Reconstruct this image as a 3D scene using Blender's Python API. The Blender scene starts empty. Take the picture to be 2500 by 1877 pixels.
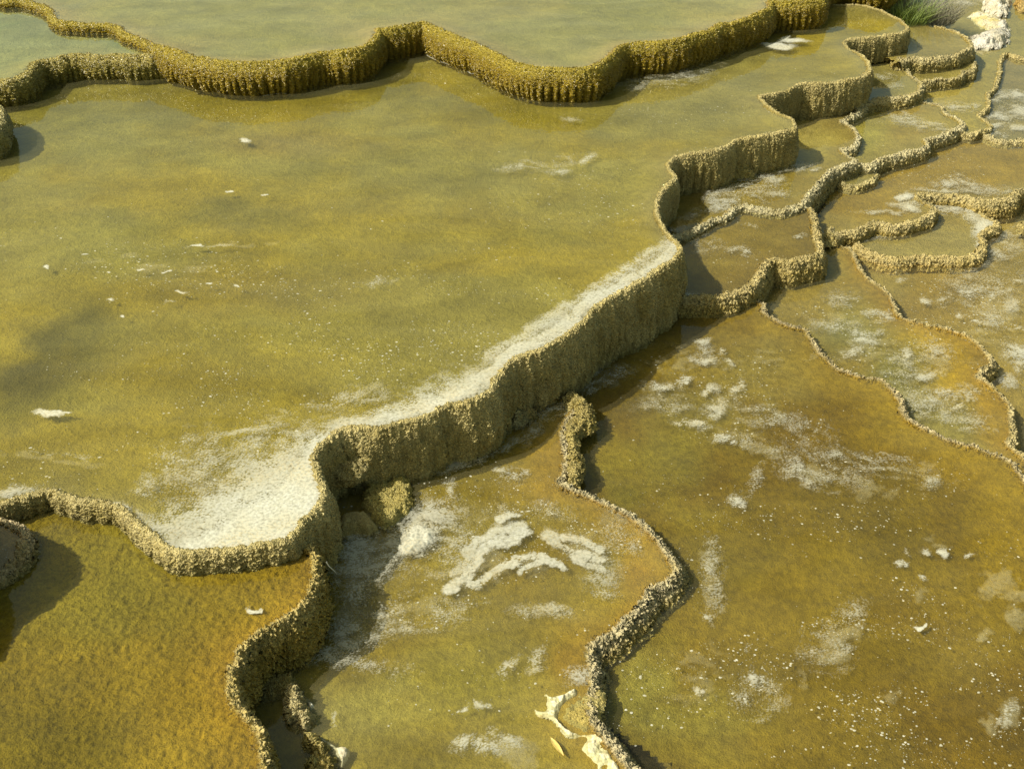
import bpy, bmesh, math, random
import numpy as np
from mathutils import Vector
from mathutils.geometry import tessellate_polygon

# ------------------------------------------------------------------ camera, sky, sun, exposure
SC = bpy.context.scene
COL = SC.collection
HC, PITCH, LENS = 3.6, math.radians(35), 39.2
cam_d = bpy.data.cameras.new('camera'); cam_d.lens = LENS; cam_d.sensor_width = 36; cam_d.clip_end = 2000; cam_d.clip_start = .05
cam = bpy.data.objects.new('camera', cam_d); COL.objects.link(cam)
cam.location = (0, 0, HC); cam.rotation_euler = (math.pi / 2 - PITCH, 0, 0)
SC.camera = cam

SUN_EL = math.radians(47); SHADOW_AZ = math.radians(14)      # direction in which shadows fall, from +x
sx, sy = -math.cos(SHADOW_AZ), -math.sin(SHADOW_AZ)          # horizontal direction towards the sun
world = bpy.data.worlds.new('World'); SC.world = world; world.use_nodes = True
wn = world.node_tree.nodes; wl = world.node_tree.links; wn.clear()
sky = wn.new('ShaderNodeTexSky'); sky.sky_type = 'NISHITA'; sky.sun_disc = False
sky.sun_elevation = SUN_EL; sky.sun_rotation = math.atan2(sx, sy); sky.altitude = 500; sky.dust_density = 4.0; sky.ozone_density = .6; sky.air_density = .8
bg = wn.new('ShaderNodeBackground'); bg.inputs['Strength'].default_value = .15
wo = wn.new('ShaderNodeOutputWorld'); wb = wn.new('ShaderNodeMix'); wb.data_type = 'RGBA'; wb.blend_type = 'MULTIPLY'; wb.inputs[0].default_value = 1; wb.inputs[7].default_value = (1, .97, .58, 1)   # hazy warm daylight
wl.new(sky.outputs[0], wb.inputs[6]); wl.new(wb.outputs[2], bg.inputs[0]); wl.new(bg.outputs[0], wo.inputs[0])
sun_d = bpy.data.lights.new('sun', 'SUN'); sun_d.energy = 4.9; sun_d.angle = math.radians(.55); sun_d.color = (1, .95, .80)
sun = bpy.data.objects.new('sun', sun_d); COL.objects.link(sun)
tosun = Vector((sx * math.cos(SUN_EL), sy * math.cos(SUN_EL), math.sin(SUN_EL)))
sun.rotation_euler = tosun.to_track_quat('Z', 'Y').to_euler()
SC.view_settings.view_transform = 'Standard'; SC.view_settings.look = 'None'
SC.view_settings.exposure = 0.22; SC.view_settings.gamma = 1
SC.cycles.max_bounces = 6; SC.cycles.transparent_max_bounces = 12; SC.cycles.caustics_reflective = False; SC.cycles.caustics_refractive = False

# ------------------------------------------------------------------ surveying: picture point -> point on a level plane
W_, H_ = 2500., 1877.
FPX = LENS / 36 * W_
cP, sP = math.cos(PITCH), math.sin(PITCH)
def un(px, py, z):
    px = np.asarray(px, float); py = np.asarray(py, float)
    x = (px - W_ / 2) / FPX; y = -(py - H_ / 2) / FPX
    dy = cP + y * sP; dz = -sP + y * cP
    t = (z - HC) / dz
    return np.stack([x * t, dy * t], -1)
def pr(X, Y, z):
    dz = z - HC
    zc = Y * cP - dz * sP; yc = Y * sP + dz * cP
    zc = np.maximum(zc, .05)
    return W_ / 2 + FPX * X / zc, H_ / 2 - FPX * yc / zc

# ------------------------------------------------------------------ numpy noise
def h2(ix, iy, seed):
    n = (ix.astype(np.int64) * 374761393 + iy.astype(np.int64) * 668265263 + seed * 69069) & 0xFFFFFFFF
    n = ((n ^ (n >> 13)) * 1274126177) & 0xFFFFFFFF
    n = n ^ (n >> 16)
    return (n & 0xFFFFFF) / float(0xFFFFFF)
def vn(x, y, seed=0):
    x = np.asarray(x, float); y = np.asarray(y, float)
    ix = np.floor(x); iy = np.floor(y); fx = x - ix; fy = y - iy
    fx = fx * fx * fx * (fx * (fx * 6 - 15) + 10); fy = fy * fy * fy * (fy * (fy * 6 - 15) + 10)
    a = h2(ix, iy, seed); b = h2(ix + 1, iy, seed); c = h2(ix, iy + 1, seed); d = h2(ix + 1, iy + 1, seed)
    return (a + (b - a) * fx) * (1 - fy) + (c + (d - c) * fx) * fy
def fbm(x, y, seed=0, o=4, g=.5):
    s = 0; a = 1; t = 0
    for i in range(o):
        s = s + a * vn(x * 2 ** i + 17.3 * i, y * 2 ** i - 9.1 * i, seed + i); t += a; a *= g
    return s / t                                              # 0..1
def worley(x, y, seed=0):
    ix = np.floor(x); iy = np.floor(y); d = np.full(np.shape(x), 9.)
    for a in (-1, 0, 1):
        for b in (-1, 0, 1):
            cx = ix + a; cy = iy + b
            np.minimum(d, (cx + .15 + .7 * h2(cx, cy, seed) - x) ** 2 + (cy + .15 + .7 * h2(cx, cy, seed + 77) - y) ** 2, out=d)
    return np.sqrt(d)
def sst(a, b, x):
    t = np.clip((x - a) / (b - a), 0, 1); return t * t * (3 - 2 * t)

# ------------------------------------------------------------------ mesh helpers
def link(name, me, mat, parent=None):
    o = bpy.data.objects.new(name, me); COL.objects.link(o)
    if mat: me.materials.append(mat)
    if parent: o.parent = parent
    return o
def mesh_np(name, V, F, smooth=True, cols=None, attrs=None, uv=None):
    me = bpy.data.meshes.new(name)
    V = np.asarray(V, np.float32); F = np.asarray(F, np.int32); k = F.shape[1]
    me.vertices.add(len(V)); me.vertices.foreach_set('co', V.ravel())
    me.loops.add(F.size); me.loops.foreach_set('vertex_index', F.ravel())
    me.polygons.add(len(F)); me.polygons.foreach_set('loop_start', np.arange(0, F.size, k, dtype=np.int32))
    me.polygons.foreach_set('loop_total', np.full(len(F), k, np.int32))
    me.polygons.foreach_set('use_smooth', np.full(len(F), smooth))
    me.update(calc_edges=True)
    if cols is not None:
        a = me.color_attributes.new('tint', 'FLOAT_COLOR', 'POINT')
        c = np.ones((len(V), 4), np.float32); c[:, :3] = cols; a.data.foreach_set('color', c.ravel())
    for n, v in (attrs or {}).items():
        a = me.attributes.new(n, 'FLOAT', 'POINT'); a.data.foreach_set('value', np.asarray(v, np.float32))
    me.validate()
    return me
def tag(o, label=None, cat=None, group=None, kind=None):
    if label: o['label'] = label
    if cat: o['category'] = cat
    if group: o['group'] = group
    if kind: o['kind'] = kind
    return o
def empty(name, loc, label, cat, group=None):
    o = bpy.data.objects.new(name, None); COL.objects.link(o); o.location = loc
    return tag(o, label, cat, group)

def catmull(P, n=10, closed=False):
    P = np.asarray(P, float); out = []
    N = len(P)
    for i in range(N - 1):
        p0 = P[max(i - 1, 0)]; p1 = P[i]; p2 = P[i + 1]; p3 = P[min(i + 2, N - 1)]
        t = np.linspace(0, 1, n, endpoint=False)[:, None]
        out.append(.5 * ((2 * p1) + (-p0 + p2) * t + (2 * p0 - 5 * p1 + 4 * p2 - p3) * t ** 2 + (-p0 + 3 * p1 - 3 * p2 + p3) * t ** 3))
    out.append(P[-1:]); return np.concatenate(out)
def resample(P, ds):
    L = np.concatenate([[0], np.cumsum(np.hypot(*(P[1:, :2] - P[:-1, :2]).T))])
    n = max(int(L[-1] / ds), 4); s = np.linspace(0, L[-1], n)
    return np.stack([np.interp(s, L, P[:, k]) for k in range(P.shape[1])], -1), s
def gsm(a, k):
    if k < 1: return a
    w = np.exp(-np.linspace(-2, 2, 2 * k + 1) ** 2); w /= w.sum()
    pad = np.concatenate([np.repeat(a[:1], k, 0), a, np.repeat(a[-1:], k, 0)])
    return np.stack([np.convolve(pad[:, j], w, 'valid') for j in range(a.shape[1])], -1)
def inside(X, Y, poly):
    r = np.zeros(X.shape, bool); x0, y0 = poly[-1]
    for x1, y1 in poly:
        if y0 != y1:
            c = ((y1 > Y) != (y0 > Y)); r ^= c & (X < (x0 - x1) * (Y - y1) / (y0 - y1) + x1)
        x0, y0 = x1, y1
    return r
def pdist(X, Y, line, closed=False):
    P = np.asarray(line); Q = np.roll(P, -1, 0)
    if not closed: P, Q = P[:-1], Q[:-1]
    d = np.full(X.shape, 1e9)
    for (ax, ay), (bx, by) in zip(P, Q):
        vx, vy = bx - ax, by - ay; l = vx * vx + vy * vy + 1e-12
        t = np.clip(((X - ax) * vx + (Y - ay) * vy) / l, 0, 1)
        np.minimum(d, (X - ax - t * vx) ** 2 + (Y - ay - t * vy) ** 2, out=d)
    return np.sqrt(d)

# ------------------------------------------------------------------ materials
def nmat(name):
    m = bpy.data.materials.new(name); m.use_nodes = True; m.node_tree.nodes.clear()
    return m, m.node_tree.nodes, m.node_tree.links
def nd(ns, t, **kw):
    n = ns.new(t)
    for k, v in kw.items():
        if k.startswith('i_'): n.inputs[k[2:].replace('_', ' ')].default_value = v
        else: setattr(n, k, v)
    return n
def math_(ns, ls, op, a, b=None, c=None):
    n = ns.new('ShaderNodeMath'); n.operation = op
    for i, v in enumerate((a, b, c)):
        if v is None: continue
        if isinstance(v, (int, float)): n.inputs[i].default_value = v
        else: ls.new(v, n.inputs[i])
    return n.outputs[0]
def mixc(ns, ls, f, a, b, mode='MIX'):
    n = ns.new('ShaderNodeMix'); n.data_type = 'RGBA'; n.blend_type = mode
    for i, v in ((0, f), (6, a), (7, b)):
        if isinstance(v, (int, float)): n.inputs[i].default_value = v
        elif isinstance(v, tuple): n.inputs[i].default_value = (*v, 1)
        else: ls.new(v, n.inputs[i])
    return n.outputs[2]
def noise(ns, ls, co, scale, detail=4, rough=.55, dist=0.):
    n = nd(ns, 'ShaderNodeTexNoise'); n.inputs['Scale'].default_value = scale; n.inputs['Detail'].default_value = detail
    n.inputs['Roughness'].default_value = rough; n.inputs['Distortion'].default_value = dist
    ls.new(co, n.inputs['Vector']); return n.outputs['Fac']
def ramp(ns, ls, f, a, b, lo=0., hi=1.):
    n = ns.new('ShaderNodeMapRange'); n.interpolation_type = 'SMOOTHSTEP'
    n.inputs[1].default_value = a; n.inputs[2].default_value = b; n.inputs[3].default_value = lo; n.inputs[4].default_value = hi
    ls.new(f, n.inputs[0]); return n.outputs[0]

def wall_mat(name, cell=.018, zsq=1.0, height=.009, gloss=.6, yellow=.0, drip=26, dripamp=.02):
    """knobbly travertine: grains raised by displacement; tint comes from the mesh (mineral zoning of rim and face)"""
    m, ns, ls = nmat(name)
    tc = nd(ns, 'ShaderNodeTexCoord').outputs['Object']
    mp = nd(ns, 'ShaderNodeMapping'); ls.new(tc, mp.inputs[0]); mp.inputs['Scale'].default_value = (1, 1, zsq)
    nv = nd(ns, 'ShaderNodeTexNoise'); nv.inputs['Scale'].default_value = .6 / cell; nv.inputs['Detail'].default_value = 2; ls.new(mp.outputs[0], nv.inputs['Vector'])
    off = ns.new('ShaderNodeVectorMath'); off.operation = 'MULTIPLY_ADD'; ls.new(nv.outputs['Color'], off.inputs[0])
    off.inputs[1].default_value = (cell * 1.5,) * 3; ls.new(mp.outputs[0], off.inputs[2])
    v = nd(ns, 'ShaderNodeTexVoronoi', feature='F1'); v.inputs['Scale'].default_value = 1 / cell; ls.new(off.outputs[0], v.inputs['Vector'])
    v2 = nd(ns, 'ShaderNodeTexVoronoi', feature='F1'); v2.inputs['Scale'].default_value = 2.3 / cell; ls.new(off.outputs[0], v2.inputs['Vector'])
    big = noise(ns, ls, tc, 9, 3)
    rn = noise(ns, ls, off.outputs[0], .62 / cell, 2, .5, .3)
    rid = math_(ns, ls, 'ABSOLUTE', math_(ns, ls, 'SUBTRACT', rn, .5)); rid = ramp(ns, ls, rid, .0, .11, 1, 0)
    mpd = nd(ns, 'ShaderNodeMapping'); ls.new(tc, mpd.inputs[0]); mpd.inputs['Scale'].default_value = (1, 1, .13)
    dn = noise(ns, ls, mpd.outputs[0], drip, 3, .6)
    g = ramp(ns, ls, v.outputs['Distance'], .05, .7, 1, 0)
    g = math_(ns, ls, 'ADD', math_(ns, ls, 'MULTIPLY', g, .55), math_(ns, ls, 'MULTIPLY', rid, .55))
    g2 = ramp(ns, ls, v2.outputs['Distance'], 0, .7, 1, 0)
    h = math_(ns, ls, 'ADD', math_(ns, ls, 'MULTIPLY', g, height), math_(ns, ls, 'MULTIPLY', g2, height * .35))
    h = math_(ns, ls, 'ADD', h, math_(ns, ls, 'MULTIPLY', big, height * 1.2))
    h = math_(ns, ls, 'ADD', h, math_(ns, ls, 'MULTIPLY', dn, dripamp))
    h = math_(ns, ls, 'SUBTRACT', h, height * .9 + dripamp * .5)
    at = nd(ns, 'ShaderNodeAttribute', attribute_name='tint')
    lowf = noise(ns, ls, tc, 5, 5, .6)
    spk = noise(ns, ls, tc, 140, 2)
    c = mixc(ns, ls, ramp(ns, ls, lowf, .35, .7), at.outputs['Color'], (.30, .215, .035), 'MIX')
    c = mixc(ns, ls, math_(ns, ls, 'MULTIPLY', ramp(ns, ls, lowf, .35, .75), .45), at.outputs['Color'], (.26 + yellow, .20 + yellow * .7, .035))
    c = mixc(ns, ls, ramp(ns, ls, spk, .3, .7), mixc(ns, ls, 1., c, (.72, .70, .66), 'MULTIPLY'), mixc(ns, ls, 1., c, (1.22, 1.2, 1.15), 'MULTIPLY'))
    b = nd(ns, 'ShaderNodeBsdfPrincipled'); ls.new(c, b.inputs['Base Color']); b.inputs['Roughness'].default_value = gloss
    b.inputs['Specular IOR Level'].default_value = .55 if gloss < .45 else .3
    d = nd(ns, 'ShaderNodeDisplacement'); d.inputs['Midlevel'].default_value = 0; d.inputs['Scale'].default_value = 1; ls.new(h, d.inputs['Height'])
    o = nd(ns, 'ShaderNodeOutputMaterial'); ls.new(b.outputs[0], o.inputs[0]); ls.new(d.outputs[0], o.inputs['Displacement'])
    m.displacement_method = 'BOTH'
    return m
def bed_mat(name, bump=.006, sc=55, coarse=14, contrast=.35):
    m, ns, ls = nmat(name)
    tc = nd(ns, 'ShaderNodeTexCoord').outputs['Object']
    at = nd(ns, 'ShaderNodeAttribute', attribute_name='tint')
    n1 = noise(ns, ls, tc, sc, 5, .65); n2 = noise(ns, ls, tc, coarse, 5, .65)
    vg = nd(ns, 'ShaderNodeTexVoronoi', feature='F1'); vg.inputs['Scale'].default_value = sc * 1.5; ls.new(tc, vg.inputs['Vector']); n3 = noise(ns, ls, tc, 3.2, 6, .62, .4)
    h = math_(ns, ls, 'ADD', math_(ns, ls, 'MULTIPLY', n1, bump), math_(ns, ls, 'MULTIPLY', n2, bump * 2.0))
    h = math_(ns, ls, 'SUBTRACT', h, math_(ns, ls, 'MULTIPLY', vg.outputs['Distance'], bump * .25))
    bp = nd(ns, 'ShaderNodeBump'); bp.inputs['Distance'].default_value = 1; bp.inputs['Strength'].default_value = 1; ls.new(h, bp.inputs['Height'])
    f = math_(ns, ls, 'ADD', math_(ns, ls, 'MULTIPLY', n1, .45), math_(ns, ls, 'MULTIPLY', n2, .55))
    k = ramp(ns, ls, f, .32, .68, 1 - contrast, 1 + contrast)
    k2 = ramp(ns, ls, n3, .3, .7, .88, 1.12)
    cb = nd(ns, 'ShaderNodeCombineColor'); kk = math_(ns, ls, 'MULTIPLY', k, k2)
    for i in range(3): ls.new(kk, cb.inputs[i])
    c = mixc(ns, ls, 1., at.outputs['Color'], cb.outputs[0], 'MULTIPLY')
    b = nd(ns, 'ShaderNodeBsdfPrincipled'); ls.new(c, b.inputs['Base Color']); b.inputs['Roughness'].default_value = .85
    b.inputs['Specular IOR Level'].default_value = .15
    ls.new(bp.outputs[0], b.inputs['Normal'])
    o = nd(ns, 'ShaderNodeOutputMaterial'); ls.new(b.outputs[0], o.inputs[0])
    return m
def water_mat(name, milk, milkcol, ripple=.0008, patch=.5):
    """shallow mineral water: a clear film that reflects the sky, with suspended white mineral milk in drifting clouds"""
    m, ns, ls = nmat(name)
    tc = nd(ns, 'ShaderNodeTexCoord').outputs['Object']
    mp = nd(ns, 'ShaderNodeMapping'); ls.new(tc, mp.inputs[0]); mp.inputs['Scale'].default_value = (.55, 1.3, 1); mp.inputs['Rotation'].default_value = (0, 0, -.35)
    n = noise(ns, ls, mp.outputs[0], 1.6, 6, .6, 1.2)
    r = noise(ns, ls, tc, 14, 2, .4, .4)
    bp = nd(ns, 'ShaderNodeBump'); bp.inputs['Distance'].default_value = 1; ls.new(math_(ns, ls, 'MULTIPLY', r, ripple), bp.inputs['Height'])
    tr = nd(ns, 'ShaderNodeBsdfTransparent'); tr.inputs[0].default_value = (.93, .95, .88, 1)
    df = nd(ns, 'ShaderNodeBsdfDiffuse'); df.inputs[0].default_value = (*milkcol, 1)
    gl = nd(ns, 'ShaderNodeBsdfGlossy'); gl.inputs['Roughness'].default_value = .03; gl.inputs[0].default_value = (1, 1, 1, 1); ls.new(bp.outputs[0], gl.inputs['Normal'])
    fr = nd(ns, 'ShaderNodeFresnel'); geo = nd(ns, 'ShaderNodeNewGeometry'); ls.new(math_(ns, ls, 'ADD', math_(ns, ls, 'MULTIPLY', geo.outputs['Backfacing'], 1 / 1.42 - 1.42), 1.42), fr.inputs[0]); ls.new(bp.outputs[0], fr.inputs['Normal'])
    mx = nd(ns, 'ShaderNodeMixShader'); ls.new(ramp(ns, ls, n, .3, .72, milk * (1 - patch), milk * (1 + patch)), mx.inputs[0]); ls.new(tr.outputs[0], mx.inputs[1]); ls.new(df.outputs[0], mx.inputs[2])
    m2 = nd(ns, 'ShaderNodeMixShader'); ls.new(fr.outputs[0], m2.inputs[0]); ls.new(mx.outputs[0], m2.inputs[1]); ls.new(gl.outputs[0], m2.inputs[2])
    o = nd(ns, 'ShaderNodeOutputMaterial'); ls.new(m2.outputs[0], o.inputs[0])
    return m
def foam_mat(name, col=(.78, .74, .55), grain=.35, gs=60):
    m, ns, ls = nmat(name)
    tc = nd(ns, 'ShaderNodeTexCoord').outputs['Object']
    at = nd(ns, 'ShaderNodeAttribute', attribute_name='cover')
    v = nd(ns, 'ShaderNodeTexVoronoi', feature='F1'); v.inputs['Scale'].default_value = 85; ls.new(tc, v.inputs['Vector'])
    n1 = noise(ns, ls, tc, gs, 4, .6); n2 = noise(ns, ls, tc, 4, 3)
    a = math_(ns, ls, 'MULTIPLY', at.outputs['Fac'], ramp(ns, ls, n1, .3, .6, 1 - grain, 1.))
    c = mixc(ns, ls, ramp(ns, ls, n2, .35, .7), col, (col[0] * .96, col[1] * .86, col[2] * .66))
    c = mixc(ns, ls, ramp(ns, ls, v.outputs['Distance'], .2, .8), c, (col[0] * .86, col[1] * .85, col[2] * .78))
    bp = nd(ns, 'ShaderNodeBump'); bp.inputs['Distance'].default_value = .0015; ls.new(n1, bp.inputs['Height'])
    b = nd(ns, 'ShaderNodeBsdfPrincipled'); ls.new(c, b.inputs['Base Color']); b.inputs['Roughness'].default_value = .6; ls.new(bp.outputs[0], b.inputs['Normal'])
    tr = nd(ns, 'ShaderNodeBsdfTransparent')
    mx = nd(ns, 'ShaderNodeMixShader'); ls.new(a, mx.inputs[0]); ls.new(tr.outputs[0], mx.inputs[1]); ls.new(b.outputs[0], mx.inputs[2])
    o = nd(ns, 'ShaderNodeOutputMaterial'); ls.new(mx.outputs[0], o.inputs[0])
    return m
def plain_mat(name, col, rough=.6, var=.25, sc=60, bump=.003):
    m, ns, ls = nmat(name)
    tc = nd(ns, 'ShaderNodeTexCoord').outputs['Object']; n = noise(ns, ls, tc, sc, 4)
    c = mixc(ns, ls, n, tuple(x * (1 - var) for x in col), tuple(min(1, x * (1 + var)) for x in col))
    b = nd(ns, 'ShaderNodeBsdfPrincipled'); ls.new(c, b.inputs['Base Color']); b.inputs['Roughness'].default_value = rough
    bp = nd(ns, 'ShaderNodeBump'); bp.inputs['Distance'].default_value = bump; ls.new(n, bp.inputs['Height']); ls.new(bp.outputs[0], b.inputs['Normal'])
    o = nd(ns, 'ShaderNodeOutputMaterial'); ls.new(b.outputs[0], o.inputs[0]); return m

M = {
 'wall_gold': wall_mat('wet_golden_travertine', .021, 2.1, .0200, .26, .03, 24, .018),
 'wall_tan': wall_mat('tan_travertine', .0140, 1.1, .0125, .5, 0, 30, .030),
 'wall_far': wall_mat('tan_travertine_coarse', .022, .65, .022, .45, 0, 24, .022),
 'wall_near': wall_mat('coarse_near_travertine', .018, .8, .023, .45),
 'wall_white': wall_mat('white_travertine', .045, 1.0, .011, .7),
 'wall_block': wall_mat('pale_block_travertine', .016, 1, .006, .6, 0, 30, .004),
 'bed_fine': bed_mat('fine_bed', .010, 75, 20, .19),
 'bed_moss': bed_mat('mossy_bed', .010, 110, 40, .34),
 'bed_mat': bed_mat('ochre_mat_bed', .008, 110, 24, .34),
 'foam': foam_mat('floating_foam', (.60, .60, .53), .4),
 'crust': None,
 'film': foam_mat('pale_scum_film', (.55, .50, .30), .5),
}

def crust_mat():
    m, ns, ls = nmat('mineral_crust')
    tc = nd(ns, 'ShaderNodeTexCoord').outputs['Object']; at = nd(ns, 'ShaderNodeAttribute', attribute_name='tint')
    n = noise(ns, ls, tc, 70, 5, .6); v = nd(ns, 'ShaderNodeTexVoronoi', feature='F1'); v.inputs['Scale'].default_value = 55; ls.new(tc, v.inputs['Vector'])
    bp = nd(ns, 'ShaderNodeBump'); bp.inputs['Distance'].default_value = .006; ls.new(math_(ns, ls, 'SUBTRACT', n, v.outputs['Distance']), bp.inputs['Height'])
    c = mixc(ns, ls, 1., at.outputs['Color'], mixc(ns, ls, ramp(ns, ls, n, .3, .7), (.75, .72, .66), (1.1, 1.1, 1.1)), 'MULTIPLY')
    b = nd(ns, 'ShaderNodeBsdfPrincipled'); ls.new(c, b.inputs['Base Color']); b.inputs['Roughness'].default_value = .6; ls.new(bp.outputs[0], b.inputs['Normal'])
    o = nd(ns, 'ShaderNodeOutputMaterial'); ls.new(b.outputs[0], o.inputs[0]); return m
M['crust'] = crust_mat()
# ------------------------------------------------------------------ the terraces
# every pool: level, rim line (x, y of the photograph and local drop in metres), points that close it behind higher walls
C = lambda *a: a
POOLS = {}
DEPTH = dict(U=.05, L=.05, P=.05, R=.04, Q=.03, H=.032, C=.025, X=.02, Wp=.02)
def pool(key, z=0, crest=None, close=None, drop=0, **kw):
    cr = []; last = drop
    for p in crest:
        if len(p) > 2: last = p[2]
        cr.append((p[0], p[1], last))
    POOLS[key] = dict(z=z, crest=cr, close=close, **kw)

TAN = (.33, .275, .11); GOLD = (.36, .28, .035); BROWN = (.27, .20, .055)
ORANGE = (.44, .25, .02)
pool('U', .28, [(-160,-60,.07),(-60,-30),(0,-3,.07),(60,0),(122,24),(126,37),(142,51),(183,57),(228,59),(277,61),(305,81),(338,94),(366,108,.1),(407,118,.28),(447,130),(488,142),(549,150),(630,152),(712,144),(753,134),(793,126),(841,124),(881,116),(906,102),(918,83),(922,73),(963,67),(1003,61),(1032,57),(1060,65),(1085,77),(1117,90),(1158,106),(1199,126),(1231,142),(1268,157),(1309,165),(1349,169),(1410,168),(1451,161),(1483,142),(1504,122),(1532,108),(1593,104),(1654,96),(1702,83),(1742,69),(1763,59),(1803,51),(1844,37),(1877,20),(1881,6),(1925,4),(1966,2),(2002,-3),(2010,-20),(2018,-48),(2060,-62),(2110,-58),(2150,-52),(2190,-60),(2230,-90)],
     [(2300,-330),(-900,-330),(-600,-60)], .28, mat='wall_gold', face=(.25,.18,.010), crestc=(.40,.325,.05), bulge=.16, lean=0, under=.10, flute=.034, lip=.03,
     bed='bed_fine', base=(.42,.36,.11), alt=(.37,.34,.10), edge=(.60,.45,.19), ew=.22, milk=.12, milkc=(.50,.50,.30), shelf=.10,
     label='long golden scalloped terrace wall under the uppermost pale pool', ripple=.0005)
pool('L', .21, [(-160,215),(-60,203),(0,197),(24,193),(61,179),(77,163),(81,157),(102,148),(134,142),(163,136),(203,134),(264,136),(305,136),(354,134),(392,130),(415,124)],
     [(420,95),(330,70),(140,20),(-60,-30),(-400,-30),(-400,215)], .21, mat='wall_gold', face=(.26,.22,.05), crestc=(.42,.36,.12), bulge=.16, lean=0, under=.08, flute=.026, lip=.03,
     bed='bed_fine', base=(.34,.35,.17), alt=(.25,.30,.14), edge=(.46,.40,.16), ew=.3, milk=.06, milkc=(.45,.50,.33), shelf=.1,
     label='greyish green terrace wall of the small pool at the upper left corner')
pool('M', .21, [(-200,225,.21),(-90,236),(-40,246),(-14,256),(-4,266),(0,282),(-4,300),(-18,314),(-60,326),(-200,340)],
     [(-400,330),(-400,235)], .21, mat='wall_gold', face=(.33,.29,.10), crestc=(.42,.38,.18), bulge=.12, lean=0, under=.2, flute=.01, lip=.035,
     bed='bed_fine', base=(.34,.35,.17), alt=(.25,.30,.14), edge=(.42,.38,.17), ew=.3, milk=.07, milkc=(.45,.48,.3), shelf=.1,
     label='rounded knob of terrace wall jutting in at the left edge above the large pool')
pool('P', 0., [(2000,20,.2),(2023,14,.2),(2068,14),(2100,14),(2141,24),(2170,37),(2194,49),(2210,65),(2208,75),(2190,83),(2157,87),(2121,92),(2088,94),(2068,98),(2062,107),(2064,116),(2084,126),(2104,140,.27),(2119,157),(2119,173),(2104,185),(2080,193),(2048,199,.29),(2007,203),(1966,203),(1950,205),(1934,216),(1909,226),(1877,232),(1852,237),(1864,252),(1885,271),(1913,283),(1932,293),(1939,305),(1930,315),(1909,321),(1864,330),(1824,336),(1791,344),(1775,356),(1734,368),(1681,376),(1649,384),(1630,399),(1632,415),(1643,432),(1636,446),(1616,464),(1606,482),(1602,500),(1601,520),(1612,550,.29),(1634,579,.33),(1652,600),(1656,618),(1633,638,.46),(1601,660),(1570,679),(1538,698),(1506,717),(1475,736),(1446,755),(1434,777),(1405,799),(1373,825),(1332,847,.42),(1285,866),(1253,875),(1236,892,.38),(1215,920),(1199,942),(1171,964),(1134,980),(1083,991),(1054,1006),(1007,1024),(960,1036),(917,1045),(874,1045),(827,1051),(805,1067),(780,1089),(765,1114),(767,1150),(778,1177),(784,1204),(776,1228),(751,1257,.34),(725,1289,.24),(697,1315,.12),(655,1327,.10),(599,1336),(538,1342),(468,1343),(421,1336),(388,1315),(355,1292),(327,1268),(304,1245),(281,1231),(234,1224),(187,1219),(154,1203),(126,1191),(98,1196),(65,1210),(28,1224),(0,1233),(-60,1255),(-200,1300)],
     [(-500,1290),(-500,150),(100,120),(900,40),(1400,90),(1750,30),(1980,-20)], .28, mat='wall_tan', face=(.37,.315,.14), crestc=(.50,.43,.21), bulge=.07, lean=.06, under=.03, flute=.014, lip=.022,
     bed='bed_fine', base=(.40,.31,.03), alt=(.36,.305,.065), edge=(.40,.33,.14), ew=.12, milk=.07, milkc=(.47,.44,.22), shelf=.06,
     label='long winding tan terrace wall that dams the largest pool')
pool('A', -.19, [(2280,66,.03),(2312,73,.1),(2344,85,.2),(2365,102,.25),(2369,116,.25),(2353,124,.22),(2332,134,.12),(2292,140,.12),(2251,142),(2222,142),(2206,147,.09),(2194,154,.08)],
     [(2150,130),(2160,60),(2180,20),(2230,40)], .12, mat='wall_far', face=TAN, crestc=(.46,.40,.22), bulge=.15, lean=0, under=.05, flute=.01, lip=.03,
     bed='bed_fine', base=(.36,.29,.09), alt=(.38,.30,.10), edge=(.46,.36,.13), ew=.12, milk=.07, milkc=(.42,.38,.2), shelf=.05,
     label='terrace wall of the small pool just below the green grass tuft')
pool('D', -.31, [(2380,150,.09),(2372,170,.09),(2352,176),(2342,186),(2322,192),(2292,193),(2262,198),(2244,200),(2230,196)],
     [(2215,180),(2215,145),(2260,130),(2380,120)], .09, mat='wall_far', face=TAN, crestc=(.44,.38,.2), bulge=.1, lean=.1, under=0, flute=.0, lip=.02,
     bed='bed_fine', base=(.42,.35,.12), alt=(.38,.31,.1), edge=(.46,.38,.15), ew=.1, milk=.07, milkc=(.45,.4,.2), shelf=.04,
     label='low crescent ledge of a tiny pool two steps below the grass tuft')
pool('C', -.27, [(2185,152,.05),(2200,163,.08),(2210,171),(2222,187),(2239,199,.11),(2246,212),(2240,226),(2210,234),(2178,238),(2141,242),(2113,250,.08),(2098,256,.06),(2082,262,.05)],
     [(2050,240),(2040,180),(2120,110),(2230,110)], .11, mat='wall_far', face=TAN, crestc=(.46,.40,.22), bulge=.12, lean=0, under=.03, flute=.008, lip=.03,
     bed='bed_fine', base=(.38,.31,.10), alt=(.33,.28,.10), edge=(.44,.36,.13), ew=.1, milk=.06, milkc=(.42,.39,.22), shelf=.05,
     label='curved terrace wall between the round pool lobe and the pale yellow shelf')
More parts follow.
